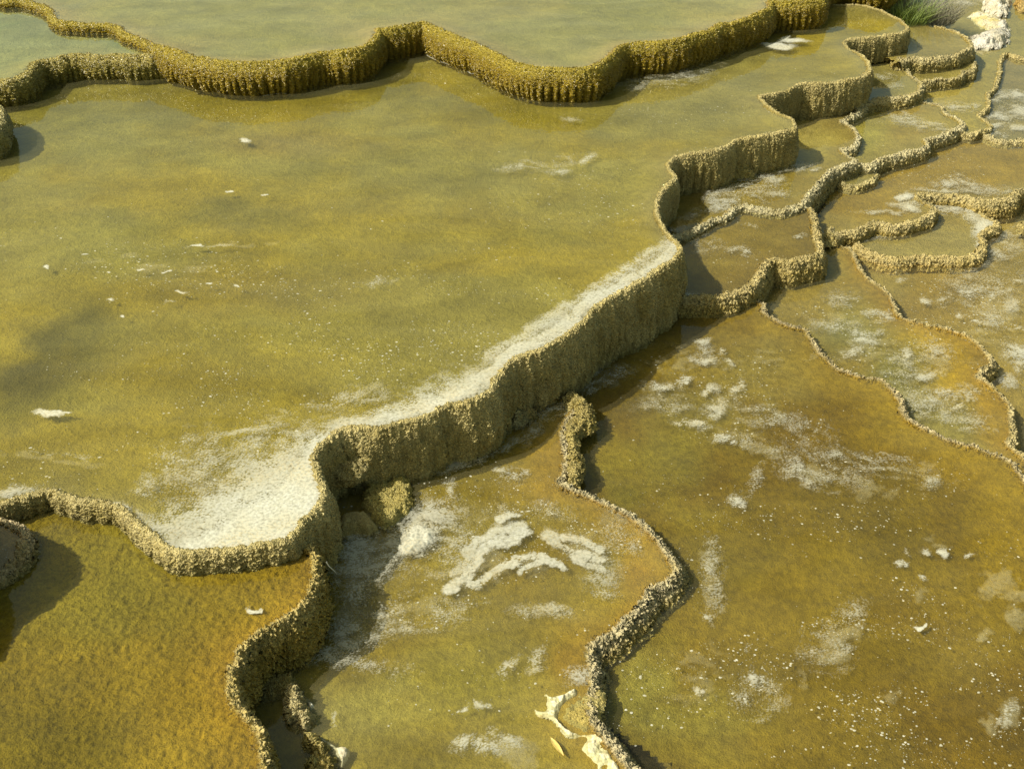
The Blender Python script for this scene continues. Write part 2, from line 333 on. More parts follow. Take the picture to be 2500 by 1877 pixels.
pool('E', -.31, [(2112,262,.06),(2090,278,.07),(2064,291,.06),(2052,299,.05),(2066,307),(2086,321),(2092,338),(2084,358),(2060,364),(2054,371),(2070,382,.08),(2086,392,.12),(2068,398,.13),(2039,410,.15),(2011,430),(1990,455),(1966,478,.14),(1964,492,.1),(1942,505,.05),(1905,512),(1860,508),(1820,502),(1795,506),(1771,526),(1738,538),(1706,555),(1681,567),(1640,582)],
     [(1590,560),(1580,400),(1800,300),(1920,180),(2030,190),(2110,240)], .1, mat='wall_far', face=(.31,.265,.12), crestc=(.47,.43,.28), bulge=.10, lean=.1, under=0, flute=.006, lip=.03,
     bed='bed_fine', base=(.36,.25,.04), alt=(.40,.31,.07), edge=(.36,.28,.1), ew=.12, milk=.07, milkc=(.42,.37,.2), shelf=.05,
     label='branching terrace wall along the brown pool right of the pointed bend in the large pool',
     blobs=[(2000,330,70,50,(.46,.38,.13),.9),(1960,290,60,40,(.46,.38,.13),.6),(1700,470,70,60,(.20,.15,.03),.6)])
pool('F', -.345, [(1975,512,.15),(1982,535,.17),(1986,563),(1990,591),(1998,612),(1990,624),(1966,628),(1925,634),(1885,632),(1864,644),(1844,677),(1820,701,.14),(1783,713,.13),(1755,721),(1714,723),(1669,722),(1640,718)],
     [(1600,700),(1600,540),(1700,500),(1900,480)], .17, mat='wall_far', face=(.33,.265,.10), crestc=(.42,.35,.17), bulge=.10, lean=.16, under=0, flute=.008, lip=.035,
     bed='bed_fine', base=(.31,.215,.025), alt=(.38,.275,.04), edge=(.25,.17,.03), ew=.2, milk=.07, milkc=(.42,.37,.2), shelf=.05,
     label='knobbly terrace wall around the square brown pool in the notch of the large wall')
pool('N', -.36, [(2243,250,.03),(2292,260),(2308,281),(2328,289,.05),(2344,299,.09),(2344,306,.11),(2328,315),(2292,332),(2262,338),(2256,345),(2264,354),(2251,362),(2210,370),(2170,382),(2133,395),(2113,400),(2088,397),(2072,400,.05)],
     [(2030,380),(2050,270),(2150,215),(2230,220)], .11, mat='wall_far', face=(.34,.285,.13), crestc=(.50,.45,.28), bulge=.12, lean=.08, under=0, flute=.006, lip=.035,
     bed='bed_fine', base=(.45,.35,.10), alt=(.40,.28,.06), edge=(.42,.34,.12), ew=.1, milk=.06, milkc=(.45,.42,.25), shelf=.05,
     label='thick pale terrace wall slanting below the smooth tan shelf near the upper right',
     blobs=[(2120,330,60,70,(.42,.37,.08),.8)])
pool('O', -.42, [(2140,425,.05),(2132,438),(2118,444),(2096,451),(2072,452),(2056,446),(2055,432)],
     [(2055,410),(2100,400),(2140,400)], .04, mat='wall_far', face=(.34,.285,.13), crestc=(.46,.40,.2), bulge=.1, lean=.2, under=0, flute=.0, lip=.02,
     bed='bed_fine', base=(.40,.33,.11), alt=(.36,.28,.08), edge=(.42,.34,.12), ew=.05, milk=.1, milkc=(.45,.42,.25), shelf=.03,
     label='tiny crescent ledge tucked under the thick pale wall near the upper right')
pool('Wp', -.40, [(2760,160,.03),(2600,152),(2500,143),(2475,136),(2456,130),(2440,146),(2438,180),(2428,212),(2410,232),(2412,252),(2410,268),(2387,277),(2393,289),(2412,303),(2410,317),(2389,321),(2365,326),(2345,322)],
     [(2200,260),(2150,160),(2200,0),(2250,-330),(3600,-330),(3600,160)], .03, mat='wall_far', face=(.34,.285,.13), crestc=(.50,.43,.22), bulge=.1, lean=.3, under=0, flute=.0, lip=.018,
     bed='bed_fine', base=(.50,.39,.09), alt=(.44,.36,.11), edge=(.46,.38,.14), ew=.1, milk=.06, milkc=(.47,.44,.27), shelf=.04,
     label='thin low rim wriggling down the pale yellow flat at the upper right')
pool('X', -.43, [(2389,326,.05),(2397,327),(2426,339),(2454,344),(2487,342),(2520,344),(2620,350),(2900,360)],
     [(3600,360),(3600,150),(2600,140),(2456,120),(2410,190),(2380,250),(2360,300)], .05, mat='wall_far', face=(.34,.285,.13), crestc=(.48,.42,.24), bulge=.1, lean=.3, under=0, flute=.0, lip=.02,
     bed='bed_fine', base=(.30,.25,.12), alt=(.36,.29,.14), edge=(.40,.34,.16), ew=.1, milk=.07, milkc=(.42,.40,.28), shelf=.04,
     label='low rim crossing to the right edge below the greyish foamy pool')
pool('K', -.46, [(2028,582,.05),(2040,573,.06),(2060,567),(2088,563),(2113,551,.09),(2141,542),(2178,548),(2218,542),(2251,530),(2267,522),(2274,510),(2268,502,.04),(2250,494,.03),(2236,486,.05),(2240,480,.08),(2259,474),(2312,475),(2353,479),(2393,487,.12),(2434,487,.14),(2467,483),(2475,472),(2500,461),(2600,452),(2720,470),(2900,455),(3200,470)],
     [(3300,330),(2400,300),(2300,260),(2150,350),(2050,400),(1960,480),(1960,600)], .09, mat='wall_far', face=(.32,.25,.09), crestc=(.46,.39,.2), bulge=.12, lean=.12, under=0, flute=.006, lip=.035,
     bed='bed_fine', base=(.40,.27,.04), alt=(.43,.32,.08), edge=(.40,.31,.1), ew=.12, milk=.07, milkc=(.45,.40,.24), shelf=.05,
     label='hooked terrace wall curling round the tongue shaped pool at the right')
pool('V', -.54, [(2086,575,.04),(2094,590,.05),(2108,606,.05),(2145,622),(2186,632),(2235,626),(2292,628),(2353,628),(2385,616),(2397,593),(2388,578),(2405,563),(2428,552),(2424,540),(2400,528,.05),(2380,512)],
     [(2340,480),(2230,480),(2150,530),(2090,550)], .05, mat='wall_far', face=(.40,.30,.11), crestc=(.46,.38,.18), bulge=.12, lean=.2, under=0, flute=.0, lip=.04,
     bed='bed_fine', base=(.37,.27,.06), alt=(.42,.34,.13), edge=(.44,.36,.15), ew=.14, milk=.07, milkc=(.47,.42,.25), shelf=.05,
     label='low ledge closing the underside of the tongue shaped pool at the right')
pool('G', -.52, [(2030,590,.05),(2050,600,.06),(2075,612,.08),(2088,636),(2098,660),(2130,688),(2169,717),(2182,746),(2194,774),(2226,786),(2283,799),(2332,811),(2373,831),(2401,856),(2415,878),(2412,892),(2394,908),(2386,922),(2410,938),(2442,963),(2462,991),(2468,1028),(2468,1064),(2460,1084),(2475,1100),(2530,1150)],
     [(2520,1200),(2300,1075),(2180,1010),(2100,940),(1960,860),(1830,780),(1740,700),(1900,600),(1960,520),(2070,520)], .09, mat='wall_far', face=(.34,.275,.11), crestc=(.42,.36,.2), bulge=.12, lean=.3, under=0, flute=.0, lip=.02,
     bed='bed_mat', base=(.36,.26,.05), alt=(.37,.31,.10), edge=(.42,.26,.03), ew=.14, milk=.07, milkc=(.44,.42,.25), shelf=.05,
     label='thin winding rim with an amber inner edge down the right side',
     blobs=[(2340,880,95,75,(.56,.36,.008),1.),(2250,812,80,36,(.54,.36,.01),1.),(2420,1000,40,60,(.56,.34,.03),.9),(2170,740,30,50,(.42,.27,.02),.8),(2200,900,80,60,(.27,.25,.08),.8),(2090,790,90,60,(.30,.29,.11),.7),(2440,1040,30,60,(.44,.3,.04),.6)])
pool('H', -.46, [(1838,722,.03),(1848,734,.04),(1864,748),(1862,764),(1885,778),(1925,799),(1960,806),(1974,822),(1992,856,.06),(2013,876),(2036,897),(2062,910),(2108,922),(2149,930),(2178,954),(2194,979),(2200,1007),(2230,1036),(2283,1060),(2332,1081),(2385,1097),(2434,1113),(2466,1134),(2491,1162),(2512,1195),(2620,1300),(2740,1440),(2860,1640),(3000,1900),(3050,2300)],
     [(2900,2600),(1250,2200),(1350,1700),(1400,1450),(1300,1150),(1300,900),(1500,720),(1700,690)], .06, mat='wall_near', face=(.34,.275,.11), crestc=(.42,.36,.22), bulge=.12, lean=.35, under=0, flute=.0, lip=.018,
     bed='bed_mat', base=(.215,.135,.005), alt=(.29,.20,.02), edge=(.42,.285,.03), ew=.20, milk=.05, milkc=(.42,.37,.2), shelf=.05,
     label='thin rim with a yellow orange inner edge running diagonally to the right edge',
     blobs=[(1700,1000,150,120,(.32,.26,.06),.75),(1900,880,160,90,(.36,.29,.09),.7),(1600,1130,120,90,(.36,.30,.03),.6),(1650,1750,200,100,(.36,.31,.06),.7),(1560,1650,90,110,(.36,.33,.09),.6),(2100,1250,300,120,(.23,.165,.006),.6),(2450,1300,90,200,(.37,.245,.003),.8),(2370,1120,110,50,(.37,.235,.004),.8),(2000,1500,160,150,(.29,.20,.004),.5),(1700,1330,140,160,(.30,.235,.03),.5),(1500,1300,70,160,(.22,.19,.03),.6),(2250,1040,120,50,(.40,.28,.02),.6)])
pool('R', -.38, [(1330,960,.08),(1362,968,.09),(1388,974,.09),(1404,990),(1400,1008),(1385,1026),(1376,1045),(1370,1062),(1378,1096),(1376,1132),(1374,1160),(1362,1178,.03),(1387,1195,.03),(1423,1211),(1460,1226),(1500,1243,.05),(1545,1265,.06),(1589,1300,.08),(1610,1324,.10),(1624,1349,.12),(1638,1373,.14),(1640,1398),(1616,1420,.15),(1585,1440),(1561,1477),(1530,1508),(1498,1534),(1468,1557),(1440,1580),(1430,1601),(1441,1625),(1440,1655,.13),(1438,1690,.12),(1440,1730,.11),(1447,1760),(1462,1788),(1492,1825),(1516,1857),(1532,1877),(1570,1940),(1640,2050)],
     [(1600,2200),(560,2200),(540,1700),(600,1450),(700,1250),(780,1080),(960,1000),(1250,850)], .1, mat='wall_near', face=(.36,.295,.12), crestc=(.45,.40,.26), bulge=.06, lean=.62, under=0, flute=.0, lip=.03,
     bed='bed_mat', base=(.34,.25,.025), alt=(.38,.30,.05), edge=(.43,.27,.035), ew=.16, milk=.09, milkc=(.47,.42,.22), shelf=.05,
     label='coarse knobbly ridge between the lower middle pool and the big ochre pool',
     blobs=[(1250,1030,60,120,(.42,.27,.015),.9),(1330,1130,50,80,(.40,.25,.02),.8),(1200,1160,70,60,(.30,.21,.01),.6),(1290,1380,120,70,(.24,.16,.008),.8),(1560,1390,50,60,(.46,.26,.01),.9),(1520,1280,60,40,(.42,.27,.03),.6),(1390,1610,50,40,(.32,.18,.01),.8),(1250,1480,160,60,(.27,.20,.02),.5),(1150,1650,150,80,(.34,.29,.03),.7),(900,1720,130,80,(.42,.37,.11),.8),(1030,1820,120,60,(.28,.21,.02),.6),(860,1640,60,30,(.20,.15,.02),.6)])
pool('Q', -.10, [(742,1300,.28),(752,1333,.28),(768,1362),(767,1399),(753,1446),(730,1484),(692,1507),(655,1530),(617,1554),(589,1577),(571,1614),(558,1652),(557,1689),(571,1722),(603,1755),(627,1792),(636,1830),(641,1877),(655,1960),(680,2080)],
     [(660,2300),(-500,2300),(-500,1250),(100,1180),(400,1290),(560,1320),(700,1290)], .28, mat='wall_near', face=(.33,.25,.06), crestc=(.44,.36,.15), bulge=.10, lean=.05, under=.04, flute=.008, lip=.02,
     bed='bed_moss', base=(.37,.26,.018), alt=(.33,.245,.022), edge=(.50,.31,.03), ew=.16, milk=.03, milkc=(.46,.42,.2), shelf=.05,
     label='mossy brown terrace wall with an orange edge at the lower left',
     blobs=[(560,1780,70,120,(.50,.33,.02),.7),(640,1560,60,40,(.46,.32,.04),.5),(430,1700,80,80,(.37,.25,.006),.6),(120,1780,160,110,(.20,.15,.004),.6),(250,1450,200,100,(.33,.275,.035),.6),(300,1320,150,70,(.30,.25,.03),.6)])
pool('S', -.035, [(-60,1270,.06),(0,1273,.06),(23,1282),(47,1300),(57,1318),(53,1340),(38,1362),(10,1382),(-20,1400),(-80,1420)],
     [(-300,1400),(-300,1270)], .06, mat='wall_near', face=(.36,.295,.14), crestc=(.46,.38,.24), bulge=.1, lean=.25, under=0, flute=.0, lip=.03,
     bed='bed_mat', base=(.42,.31,.14), alt=(.40,.27,.1), edge=(.44,.33,.15), ew=.05, milk=.07, milkc=(.5,.42,.28), shelf=.03,
     label='knobbly round rim of a tiny pool at the left edge above the mossy pool')
pool('B', .35, [(-330,1150,.46),(-230,1172,.46),(-166,1192),(-130,1222),(-130,1252),(-162,1287),(-234,1340),(-302,1385),(-350,1445),(-450,1541),(-600,1700)],
     [(-900,1700),(-900,1150)], .46, mat='wall_near', face=(.36,.295,.14), crestc=(.46,.38,.24), bulge=.1, lean=.1, under=0, flute=.0, lip=.03,
     bed='bed_mat', base=(.42,.31,.14), alt=(.40,.27,.1), edge=(.44,.33,.15), ew=.05, milk=.07, milkc=(.5,.42,.28), shelf=.03,
     label='higher terrace knob just outside the left edge that shades the mossy pool')

def bedcolor(p, X, Y, d, px, py, seed):
    n = fbm(X * .9 + 3, Y * 1.3, seed, 5)[:, None]
    n2 = fbm(X * 3.1, Y * 3.7 + 5, seed + 31, 4)[:, None]
    c = np.array(p['base']) + (np.array(p['alt']) - np.array(p['base'])) * sst(.38, .60, n)
    wob = (fbm(px / 70., py / 50., seed + 7, 4) - .5) * 1.2
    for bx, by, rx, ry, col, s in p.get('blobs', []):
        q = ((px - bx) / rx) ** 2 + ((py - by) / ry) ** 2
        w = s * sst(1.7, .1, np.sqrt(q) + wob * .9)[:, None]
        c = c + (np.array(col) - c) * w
    e = np.exp(-(d / (p['ew'] * (.45 + 1.1 * fbm(X * 4, Y * 4, seed + 9, 3)))) ** 1.5)[:, None]
    c = c + (np.array(p['edge']) - c) * e * .9
    n3 = fbm(X * 9, Y * 10, seed + 51, 4)[:, None]
    return c * np.array([.69, .66, .50]) * (.62 + .50 * n2 + .26 * n3)

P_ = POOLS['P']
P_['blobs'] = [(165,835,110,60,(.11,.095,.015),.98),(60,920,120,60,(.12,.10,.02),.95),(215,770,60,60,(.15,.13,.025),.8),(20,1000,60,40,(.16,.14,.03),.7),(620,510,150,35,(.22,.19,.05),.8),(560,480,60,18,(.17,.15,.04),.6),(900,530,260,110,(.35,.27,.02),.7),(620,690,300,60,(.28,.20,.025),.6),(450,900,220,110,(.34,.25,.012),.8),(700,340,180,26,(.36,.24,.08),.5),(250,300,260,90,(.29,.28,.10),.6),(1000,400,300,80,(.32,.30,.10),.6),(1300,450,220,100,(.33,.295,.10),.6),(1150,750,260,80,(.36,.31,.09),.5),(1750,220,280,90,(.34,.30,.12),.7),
                (300,580,200,70,(.31,.28,.06),.6),(800,860,200,60,(.36,.30,.06),.5),(200,1080,260,60,(.33,.25,.04),.6),(450,1190,120,40,(.26,.19,.02),.5),(500,235,420,40,(.22,.18,.008),.85),(1280,255,200,45,(.24,.20,.01),.8),(930,190,110,40,(.20,.17,.01),.8),(100,250,120,50,(.22,.19,.01),.8),(780,950,90,30,(.30,.22,.01),.3)]  # dark olive blobs along the upper wall's foot paint its reflection into the bed

SURF = {}      # key -> (world polygon, crest world line)
def orient(poly):
    x, y = poly[:, 0], poly[:, 1]; return np.sum(x * np.roll(y, -1) - np.roll(x, -1) * y)

def build_pool(key, p, seed):
    z = p['z']; cr = np.array(p['crest'], float)
    w = np.concatenate([un(cr[:, 0], cr[:, 1], z), cr[:, 2:]], 1)
    dmin = np.sqrt(w[:, 0] ** 2 + w[:, 1] ** 2 + (HC - z) ** 2); dist = np.percentile(dmin, 25)
    ds = max(.0046, dist * .00070)
    line, s = resample(catmull(w, 12), ds)
    sm = gsm(line, int(.012 / ds) + 1); line = sm
    # small natural wobble of the rim
    tx = np.gradient(line[:, 0]); ty = np.gradient(line[:, 1]); L = np.hypot(tx, ty) + 1e-9; nx, ny = ty / L, -tx / L
    clw = un([c[0] for c in p['close']], [c[1] for c in p['close']], z)
    poly = np.concatenate([line[:, :2], clw])
    sgn = 1 if orient(poly) > 0 else -1
    nx *= sgn; ny *= sgn
    wob = (fbm(s * 9, s * 0 + seed, seed, 4) - .5) * .028 + (fbm(s * 45, s * 0 + seed, seed + 4, 2) - .5) * .006
    wob = wob * sst(0, .1, s) 
    line[:, 0] += nx * wob; line[:, 1] += ny * wob
    nrm = gsm(np.stack([nx, ny], -1), int(.03 / ds) + 1); nrm /= np.hypot(*nrm.T)[:, None] + 1e-9
    drop = line[:, 2]; n = len(line)
    # profile rows: (outward, down) with t for colour
    sh = p['shelf']; lip = p['lip']
    inner = [(-sh - .03, -.055), (-sh, -.045), (-sh * .75, -.030), (-sh * .5, -.018), (-sh * .3, -.008), (-sh * .15, -.001), (-sh * .06, .004), (0, .007)]
    arc = [(lip * math.sin(a), .007 - lip * (1 - math.cos(a))) for a in np.linspace(0, math.pi / 2, max(int(lip * 1.57 / ds), 3) + 1)[1:]]
    top = inner + arc
    rows = []
    hum = (fbm(s * 6, s * 0 + 3.3, seed + 2, 4) - .45) * .024
    wmod = .55 + 1.1 * fbm(s * 3.5, s * 0 + 7.7, seed + 21, 4)
    for o, h in top:
        hh = h + (hum if o >= -sh * .3 else 0)
        rows.append((np.full(n, o) * (wmod if o > 0 else 1), np.zeros(n) + hh, 0. if o < 0 else .02))
    nface = max(int((drop.max() * 1.15 + .06) / ds), 6)
    tot = drop + .07 - lip
    for k in range(1, nface + 1):
        q = k / nface
        D = drop
        o = lip * wmod + (.4 + .6 * wmod) * p['bulge'] * D * math.sin(math.pi * min(q * 1.0, 1)) ** .8 - p['under'] * D * sst(.45, 1, q) + p['lean'] * D * q ** .85
        zz = .007 - lip - tot * q
        o = o + (fbm(s * 5.5, zz * 4 + s * 0, seed + 11, 4) - .5) * .16 * D * sst(0, .35, q)
        o = o + (fbm(s * 16, zz * 9, seed + 12, 3) - .5) * .07 * D * sst(0, .2, q)
        if p['flute'] > 0:
            per = .062 if p['flute'] > .02 else .085
            r = .5 + .5 * np.sin(6.2832 * (s / per + 1.6 * fbm(s * 5, zz * .8, seed + 5, 3)))
            am = .35 + 1.1 * fbm(s * 4, s * 0 + 2, seed + 6, 3)
            o = o + (np.sqrt(r) - .8) * am * p['flute'] * 1.25 * sst(.2, .6, q)
        rows.append((o, zz + hum * (1 - q), q))
    V = np.zeros((len(rows), n, 3)); T = np.zeros((len(rows), n)); O = np.zeros((len(rows), n))
    for i, (o, h, t) in enumerate(rows):
        V[i, :, 0] = line[:, 0] + nrm[:, 0] * o; V[i, :, 1] = line[:, 1] + nrm[:, 1] * o; V[i, :, 2] = z + h; T[i] = t; O[i] = o
    # colours
    X, Y = V[..., 0].ravel(), V[..., 1].ravel(); px, py = pr(X, Y, V[..., 2].ravel())
    inn = bedcolor(p, X, Y, np.maximum(-O.ravel(), 0), px, py, seed)
    face = np.array(p['face'])[None] * (.8 + .4 * fbm(X * 6 + V[..., 2].ravel() * 5, Y * 6 + V[..., 2].ravel() * 7, seed + 3, 4)[:, None])
    crc = np.array(p['crestc'])[None] * (.85 + .3 * fbm(X * 12, Y * 12, seed + 8, 3)[:, None])
    t = T.ravel()[:, None]; o = O.ravel()[:, None]
    fcol = crc + (face - crc) * sst(.0, .30, t)
    wt = sst(-.014, .002, o)
    col = (inn + (fcol - inn) * wt).reshape(len(rows), n, 3)
    OUTN = nrm
    idx = np.arange(len(rows) * n).reshape(len(rows), n)
    def strip(r0, r1):
        ii = idx[r0:r1]; a, b, c, d = ii[:-1, :-1], ii[:-1, 1:], ii[1:, 1:], ii[1:, :-1]
        F = np.stack([a, b, c, d] if sgn < 0 else [a, d, c, b], -1).reshape(-1, 4) - r0 * n
        return F, V[r0:r1].reshape(-1, 3), col[r0:r1].reshape(-1, 3)
    nt = len(top)
    ctr = line[n // 2]
    root = empty('terrace_wall', (float(ctr[0]), float(ctr[1]), z), p['label'], 'terrace wall')
    for nm, r0, r1 in (('rim', 0, nt), ('face', nt - 1, len(rows))):
        F, VV, CC = strip(r0, r1)
        VV = VV - np.array([ctr[0], ctr[1], z])
        if len(VV): link(nm, mesh_np(nm, VV, F, True, CC), M[p['mat']], root)
    poly = np.concatenate([line[:, :2], clw])
    SURF[key] = (poly, line[:, :2], np.concatenate([line[::max(1, int(.012 / ds)), :2], clw]))
    # water surface
    lp = line[::max(1, int(.02 / ds)), :2]
    wp = np.concatenate([lp, clw]); wp3 = [Vector((float(a), float(b), 0)) for a, b in wp]
    tris = tessellate_polygon([wp3])
    me = bpy.data.meshes.new('water'); me.from_pydata([(float(a), float(b), z) for a, b in wp], [], [tuple(t) for t in tris]); me.update()
    bm = bmesh.new(); bm.from_mesh(me)
    for f in bm.faces:
        if f.normal.z < 0: f.normal_flip()
    bm.to_mesh(me); bm.free()
    tag(link('water', me, water_mat('mineral_water', p['milk'], p['milkc'], p.get('ripple', .0008))), kind='structure')
    # bed
    res = .007 if key == 'Q' else .03 if dist > 5.5 else .022
    x0, y0 = poly.min(0); x1, y1 = poly.max(0); x0 = max(x0, -9); x1 = min(x1, 9); y1 = min(y1, 24)
    if key == 'Q': x0 = max(x0, -3.1); y0 = max(y0, 2.2)
    gx = np.arange(x0 - res, x1 + res, res); gy = np.arange(y0 - res, y1 + res, res)
    GX, GY = np.meshgrid(gx, gy); shp = GX.shape; GX = GX.ravel(); GY = GY.ravel()
    dd = np.full(GX.shape, 9.); ins = inside(GX, GY, poly[::2] if len(poly) > 600 else poly)
    dd = pdist(GX, GY, line[::max(1, int(.04 / ds)), :2])
    keep = ins
    snap = (~ins) & (dd < res * 1.6)                            # boundary points are pulled onto the rim line
    si = np.nonzero(snap)[0]
    if len(si):
        LL = line[:, :2]
        for c0 in range(0, len(si), 4000):
            q = si[c0:c0 + 4000]
            D2 = (GX[q][:, None] - LL[None, ::2, 0]) ** 2 + (GY[q][:, None] - LL[None, ::2, 1]) ** 2
            j = D2.argmin(1) * 2; GX[q] = LL[j, 0]; GY[q] = LL[j, 1]
        dd[si] = 0; keep = ins | snap
    dep = DEPTH.get(key, .03)
    depth = .010 + (dep - .010) * sst(0, .35, dd) + (fbm(GX * 1.5, GY * 1.5, seed + 40, 4) - .5) * dep * .4 * sst(.05, .4, dd)
    if key in ('Q',): depth = .012 + .008 * sst(0, .4, dd) + (fbm(GX * 3, GY * 3, seed + 40, 4) - .5) * .02 * sst(.05, .3, dd)
    if key == 'Q':
        gr = fbm(GX * 44, GY * 50, 77, 4) * 1.2 - worley(GX * 66, GY * 74, 78) * .45 + fbm(GX * 7, GY * 9, 79, 3) * .6
        depth = depth - .018 * (gr - .55) * sst(.0, .03, dd)
    px, py = pr(GX, GY, z)
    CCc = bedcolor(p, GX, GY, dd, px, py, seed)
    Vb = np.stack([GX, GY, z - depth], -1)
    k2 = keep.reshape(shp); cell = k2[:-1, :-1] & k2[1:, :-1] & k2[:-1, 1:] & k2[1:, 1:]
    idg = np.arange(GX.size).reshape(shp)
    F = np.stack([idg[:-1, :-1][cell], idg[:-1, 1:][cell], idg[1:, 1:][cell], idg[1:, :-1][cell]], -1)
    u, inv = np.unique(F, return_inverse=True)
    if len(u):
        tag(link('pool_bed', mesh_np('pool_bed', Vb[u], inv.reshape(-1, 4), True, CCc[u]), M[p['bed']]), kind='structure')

for i, (k, p) in enumerate(POOLS.items()):
    if k == 'M': pass
    build_pool(k, p, 100 + i * 37)

# lowest ground: the flat of pale ochre water and bed at the right, and land out to the horizon
LOW = -.60
def low_ground():
    p = dict(base=(.40, .28, .06), alt=(.44, .33, .10), edge=(.4, .3, .1), ew=.1, blobs=[(2350,700,150,60,(.35,.24,.06),.6),(2150,680,70,40,(.42,.34,.12),.6)])
    xs = np.concatenate([-np.geomspace(9, 600, 16)[::-1], np.arange(-8.9, 9, .06), np.geomspace(9.05, 600, 16)])
    ys = np.concatenate([-np.geomspace(3, 600, 16)[::-1], np.arange(-2.9, 18, .06), np.geomspace(18.1, 900, 16)])
    GX, GY = np.meshgrid(xs, ys); shp = GX.shape; GX = GX.ravel(); GY = GY.ravel()
    px, py = pr(GX, GY, LOW); c = bedcolor(p, GX, GY, GX * 0 + 9, px, py, 5)
    V = np.stack([GX, GY, LOW - .05 + (fbm(GX, GY, 3, 3) - .5) * .03], -1)
    idg = np.arange(GX.size).reshape(shp)
    F = np.stack([idg[:-1, :-1], idg[:-1, 1:], idg[1:, 1:], idg[1:, :-1]], -1).reshape(-1, 4)
    tag(link('ground', mesh_np('ground', V, F, True, c), M['bed_fine']), kind='structure')
    me = bpy.data.meshes.new('water'); me.from_pydata([(-8, .5, LOW), (26, .5, LOW), (26, 26, LOW), (-8, 26, LOW)], [], [(0, 1, 2, 3)])
    tag(link('water', me, water_mat('lowest_water', .07, (.47, .42, .26))), kind='structure')
low_ground()

# ------------------------------------------------------------------ floating foam
def px_field(px, py, feats, seed):
    D = np.zeros(px.shape)
    wob = min(16., 4 + .02 * float(np.mean(py)) * .6)
    ox = (fbm(px / 30., py / 24., seed + 61, 3) - .5) * 2.2 * wob; oy = (fbm(px / 30. + 40, py / 24., seed + 62, 3) - .5) * 1.6 * wob
    px = px + ox; py = py + oy
    for f in feats:
        if f[0] == 'poly':
            _, pts, fe, s = f
            i = inside(px, py, pts); d = np.zeros(px.shape); b = i
            if b.any(): d[b] = pdist(px[b], py[b], pts, True)
            D = np.maximum(D, s * np.clip(d / fe, 0, 1) * i)
        elif f[0] == 'line':
            _, pts, w, s = f
            d = pdist(px, py, catmull(pts, 6))
            D = np.maximum(D, s * sst(1.15, .35, d / w))
        else:
            x, y, rx, ry, an, s = f
            ca, sa = math.cos(math.radians(an)), math.sin(math.radians(an))
            u = ((px - x) * ca + (py - y) * sa) / rx; v = (-(px - x) * sa + (py - y) * ca) / ry
            D = np.maximum(D, (s if s > 1 or s > .93 else s * .73) * sst(1.7, .05, np.sqrt(u * u + v * v)))
    return D
def foam_mesh(name, z, poly, feats, seed, res=.005, sharp=.34, fine=.62, thick=.0003, streak=1., amp=1., hfun=None, mat='foam'):
    allx = []; ally = []
    for f in feats:
        if f[0] in ('poly', 'line'):
            m = 0 if f[0] == 'poly' else f[2] * 1.2
            for q in f[1]: allx += [q[0] - m, q[0] + m]; ally += [q[1] - m, q[1] + m]
        else:
            m = max(f[2], f[3]) * 1.55; allx += [f[0] - m, f[0] + m]; ally += [f[1] - m, f[1] + m]
    Vs = []; Fs = []; Cs = []; base = 0
    # work in picture-sized tiles so that only foamy tiles are meshed
    a = un([min(allx), max(allx), min(allx), max(allx)], [min(ally), min(ally), max(ally), max(ally)], z)
    x0, y0 = a.min(0); x1, y1 = a.max(0); x0 = max(x0, -7); x1 = min(x1, 8); y1 = min(y1, 14)
    T = round(.6 / res) * res
    for tx in np.arange(x0, x1, T):
        for ty in np.arange(y0, y1, T):
            cx, cy = np.meshgrid(np.linspace(tx, tx + T, 33), np.linspace(ty, ty + T, 33))
            p0 = pr(cx.ravel(), cy.ravel(), z)
            if px_field(p0[0], p0[1], feats, seed).max() < .02: continue
            n = int(round(T / res)); xs = tx + np.arange(n + 1) * res; ys = ty + np.arange(n + 1) * res
            X, Y = np.meshgrid(xs, ys); shp = X.shape; X = X.ravel(); Y = Y.ravel()
            p1 = pr(X, Y, z)
            D = px_field(p1[0], p1[1], feats, seed)
            ok = D > .02
            if poly is not None: ok &= inside(X, Y, poly)
            if not ok.any(): continue
            wx = (fbm(X * 3, Y * 3, seed + 1, 3) - .5) * .25; wy = (fbm(X * 3, Y * 3, seed + 2, 3) - .5) * .25
            A = fbm((X + wx) * 14, (Y + wy) * 16 * streak, seed + 3, 4); B = .68 * (1.05 - worley((X + wx * .6) * 74, (Y + wy * .6) * 96 * streak, seed + 4)) + .32 * fbm((X + wx * .5) * 75, (Y + wy * .5) * 90 * streak, seed + 5, 2)
            N = (1 - fine) * A + fine * B; N = np.clip((N - .28) / .42, 0, 1)
            al = sst(1 - D - sharp * .5, 1 - D + sharp * .5, N) * amp * ok * (.30 + .66 * np.clip(D, 0, 1))
            k = (al > .03).reshape(shp); cell = k[:-1, :-1] | k[1:, :-1] | k[:-1, 1:] | k[1:, 1:]
            okr = ok.reshape(shp); cell &= okr[:-1, :-1] & okr[1:, :-1] & okr[:-1, 1:] & okr[1:, 1:]
            if not cell.any(): continue
            idg = np.arange(X.size).reshape(shp)
            F = np.stack([idg[:-1, :-1][cell], idg[:-1, 1:][cell], idg[1:, 1:][cell], idg[1:, :-1][cell]], -1)
            u, inv = np.unique(F, return_inverse=True)
            zz = z + .0015 + thick * al[u] * (.5 + B[u])
            if hfun: zz = zz + hfun(X[u], Y[u], al[u], D[u])
            Vs.append(np.stack([X[u], Y[u], zz], -1)); Cs.append(al[u]); Fs.append(inv.reshape(-1, 4) + base); base += len(u)
    if not Vs: return None
    return mesh_np(name, np.concatenate(Vs), np.concatenate(Fs), True, attrs={'cover': np.concatenate(Cs)})

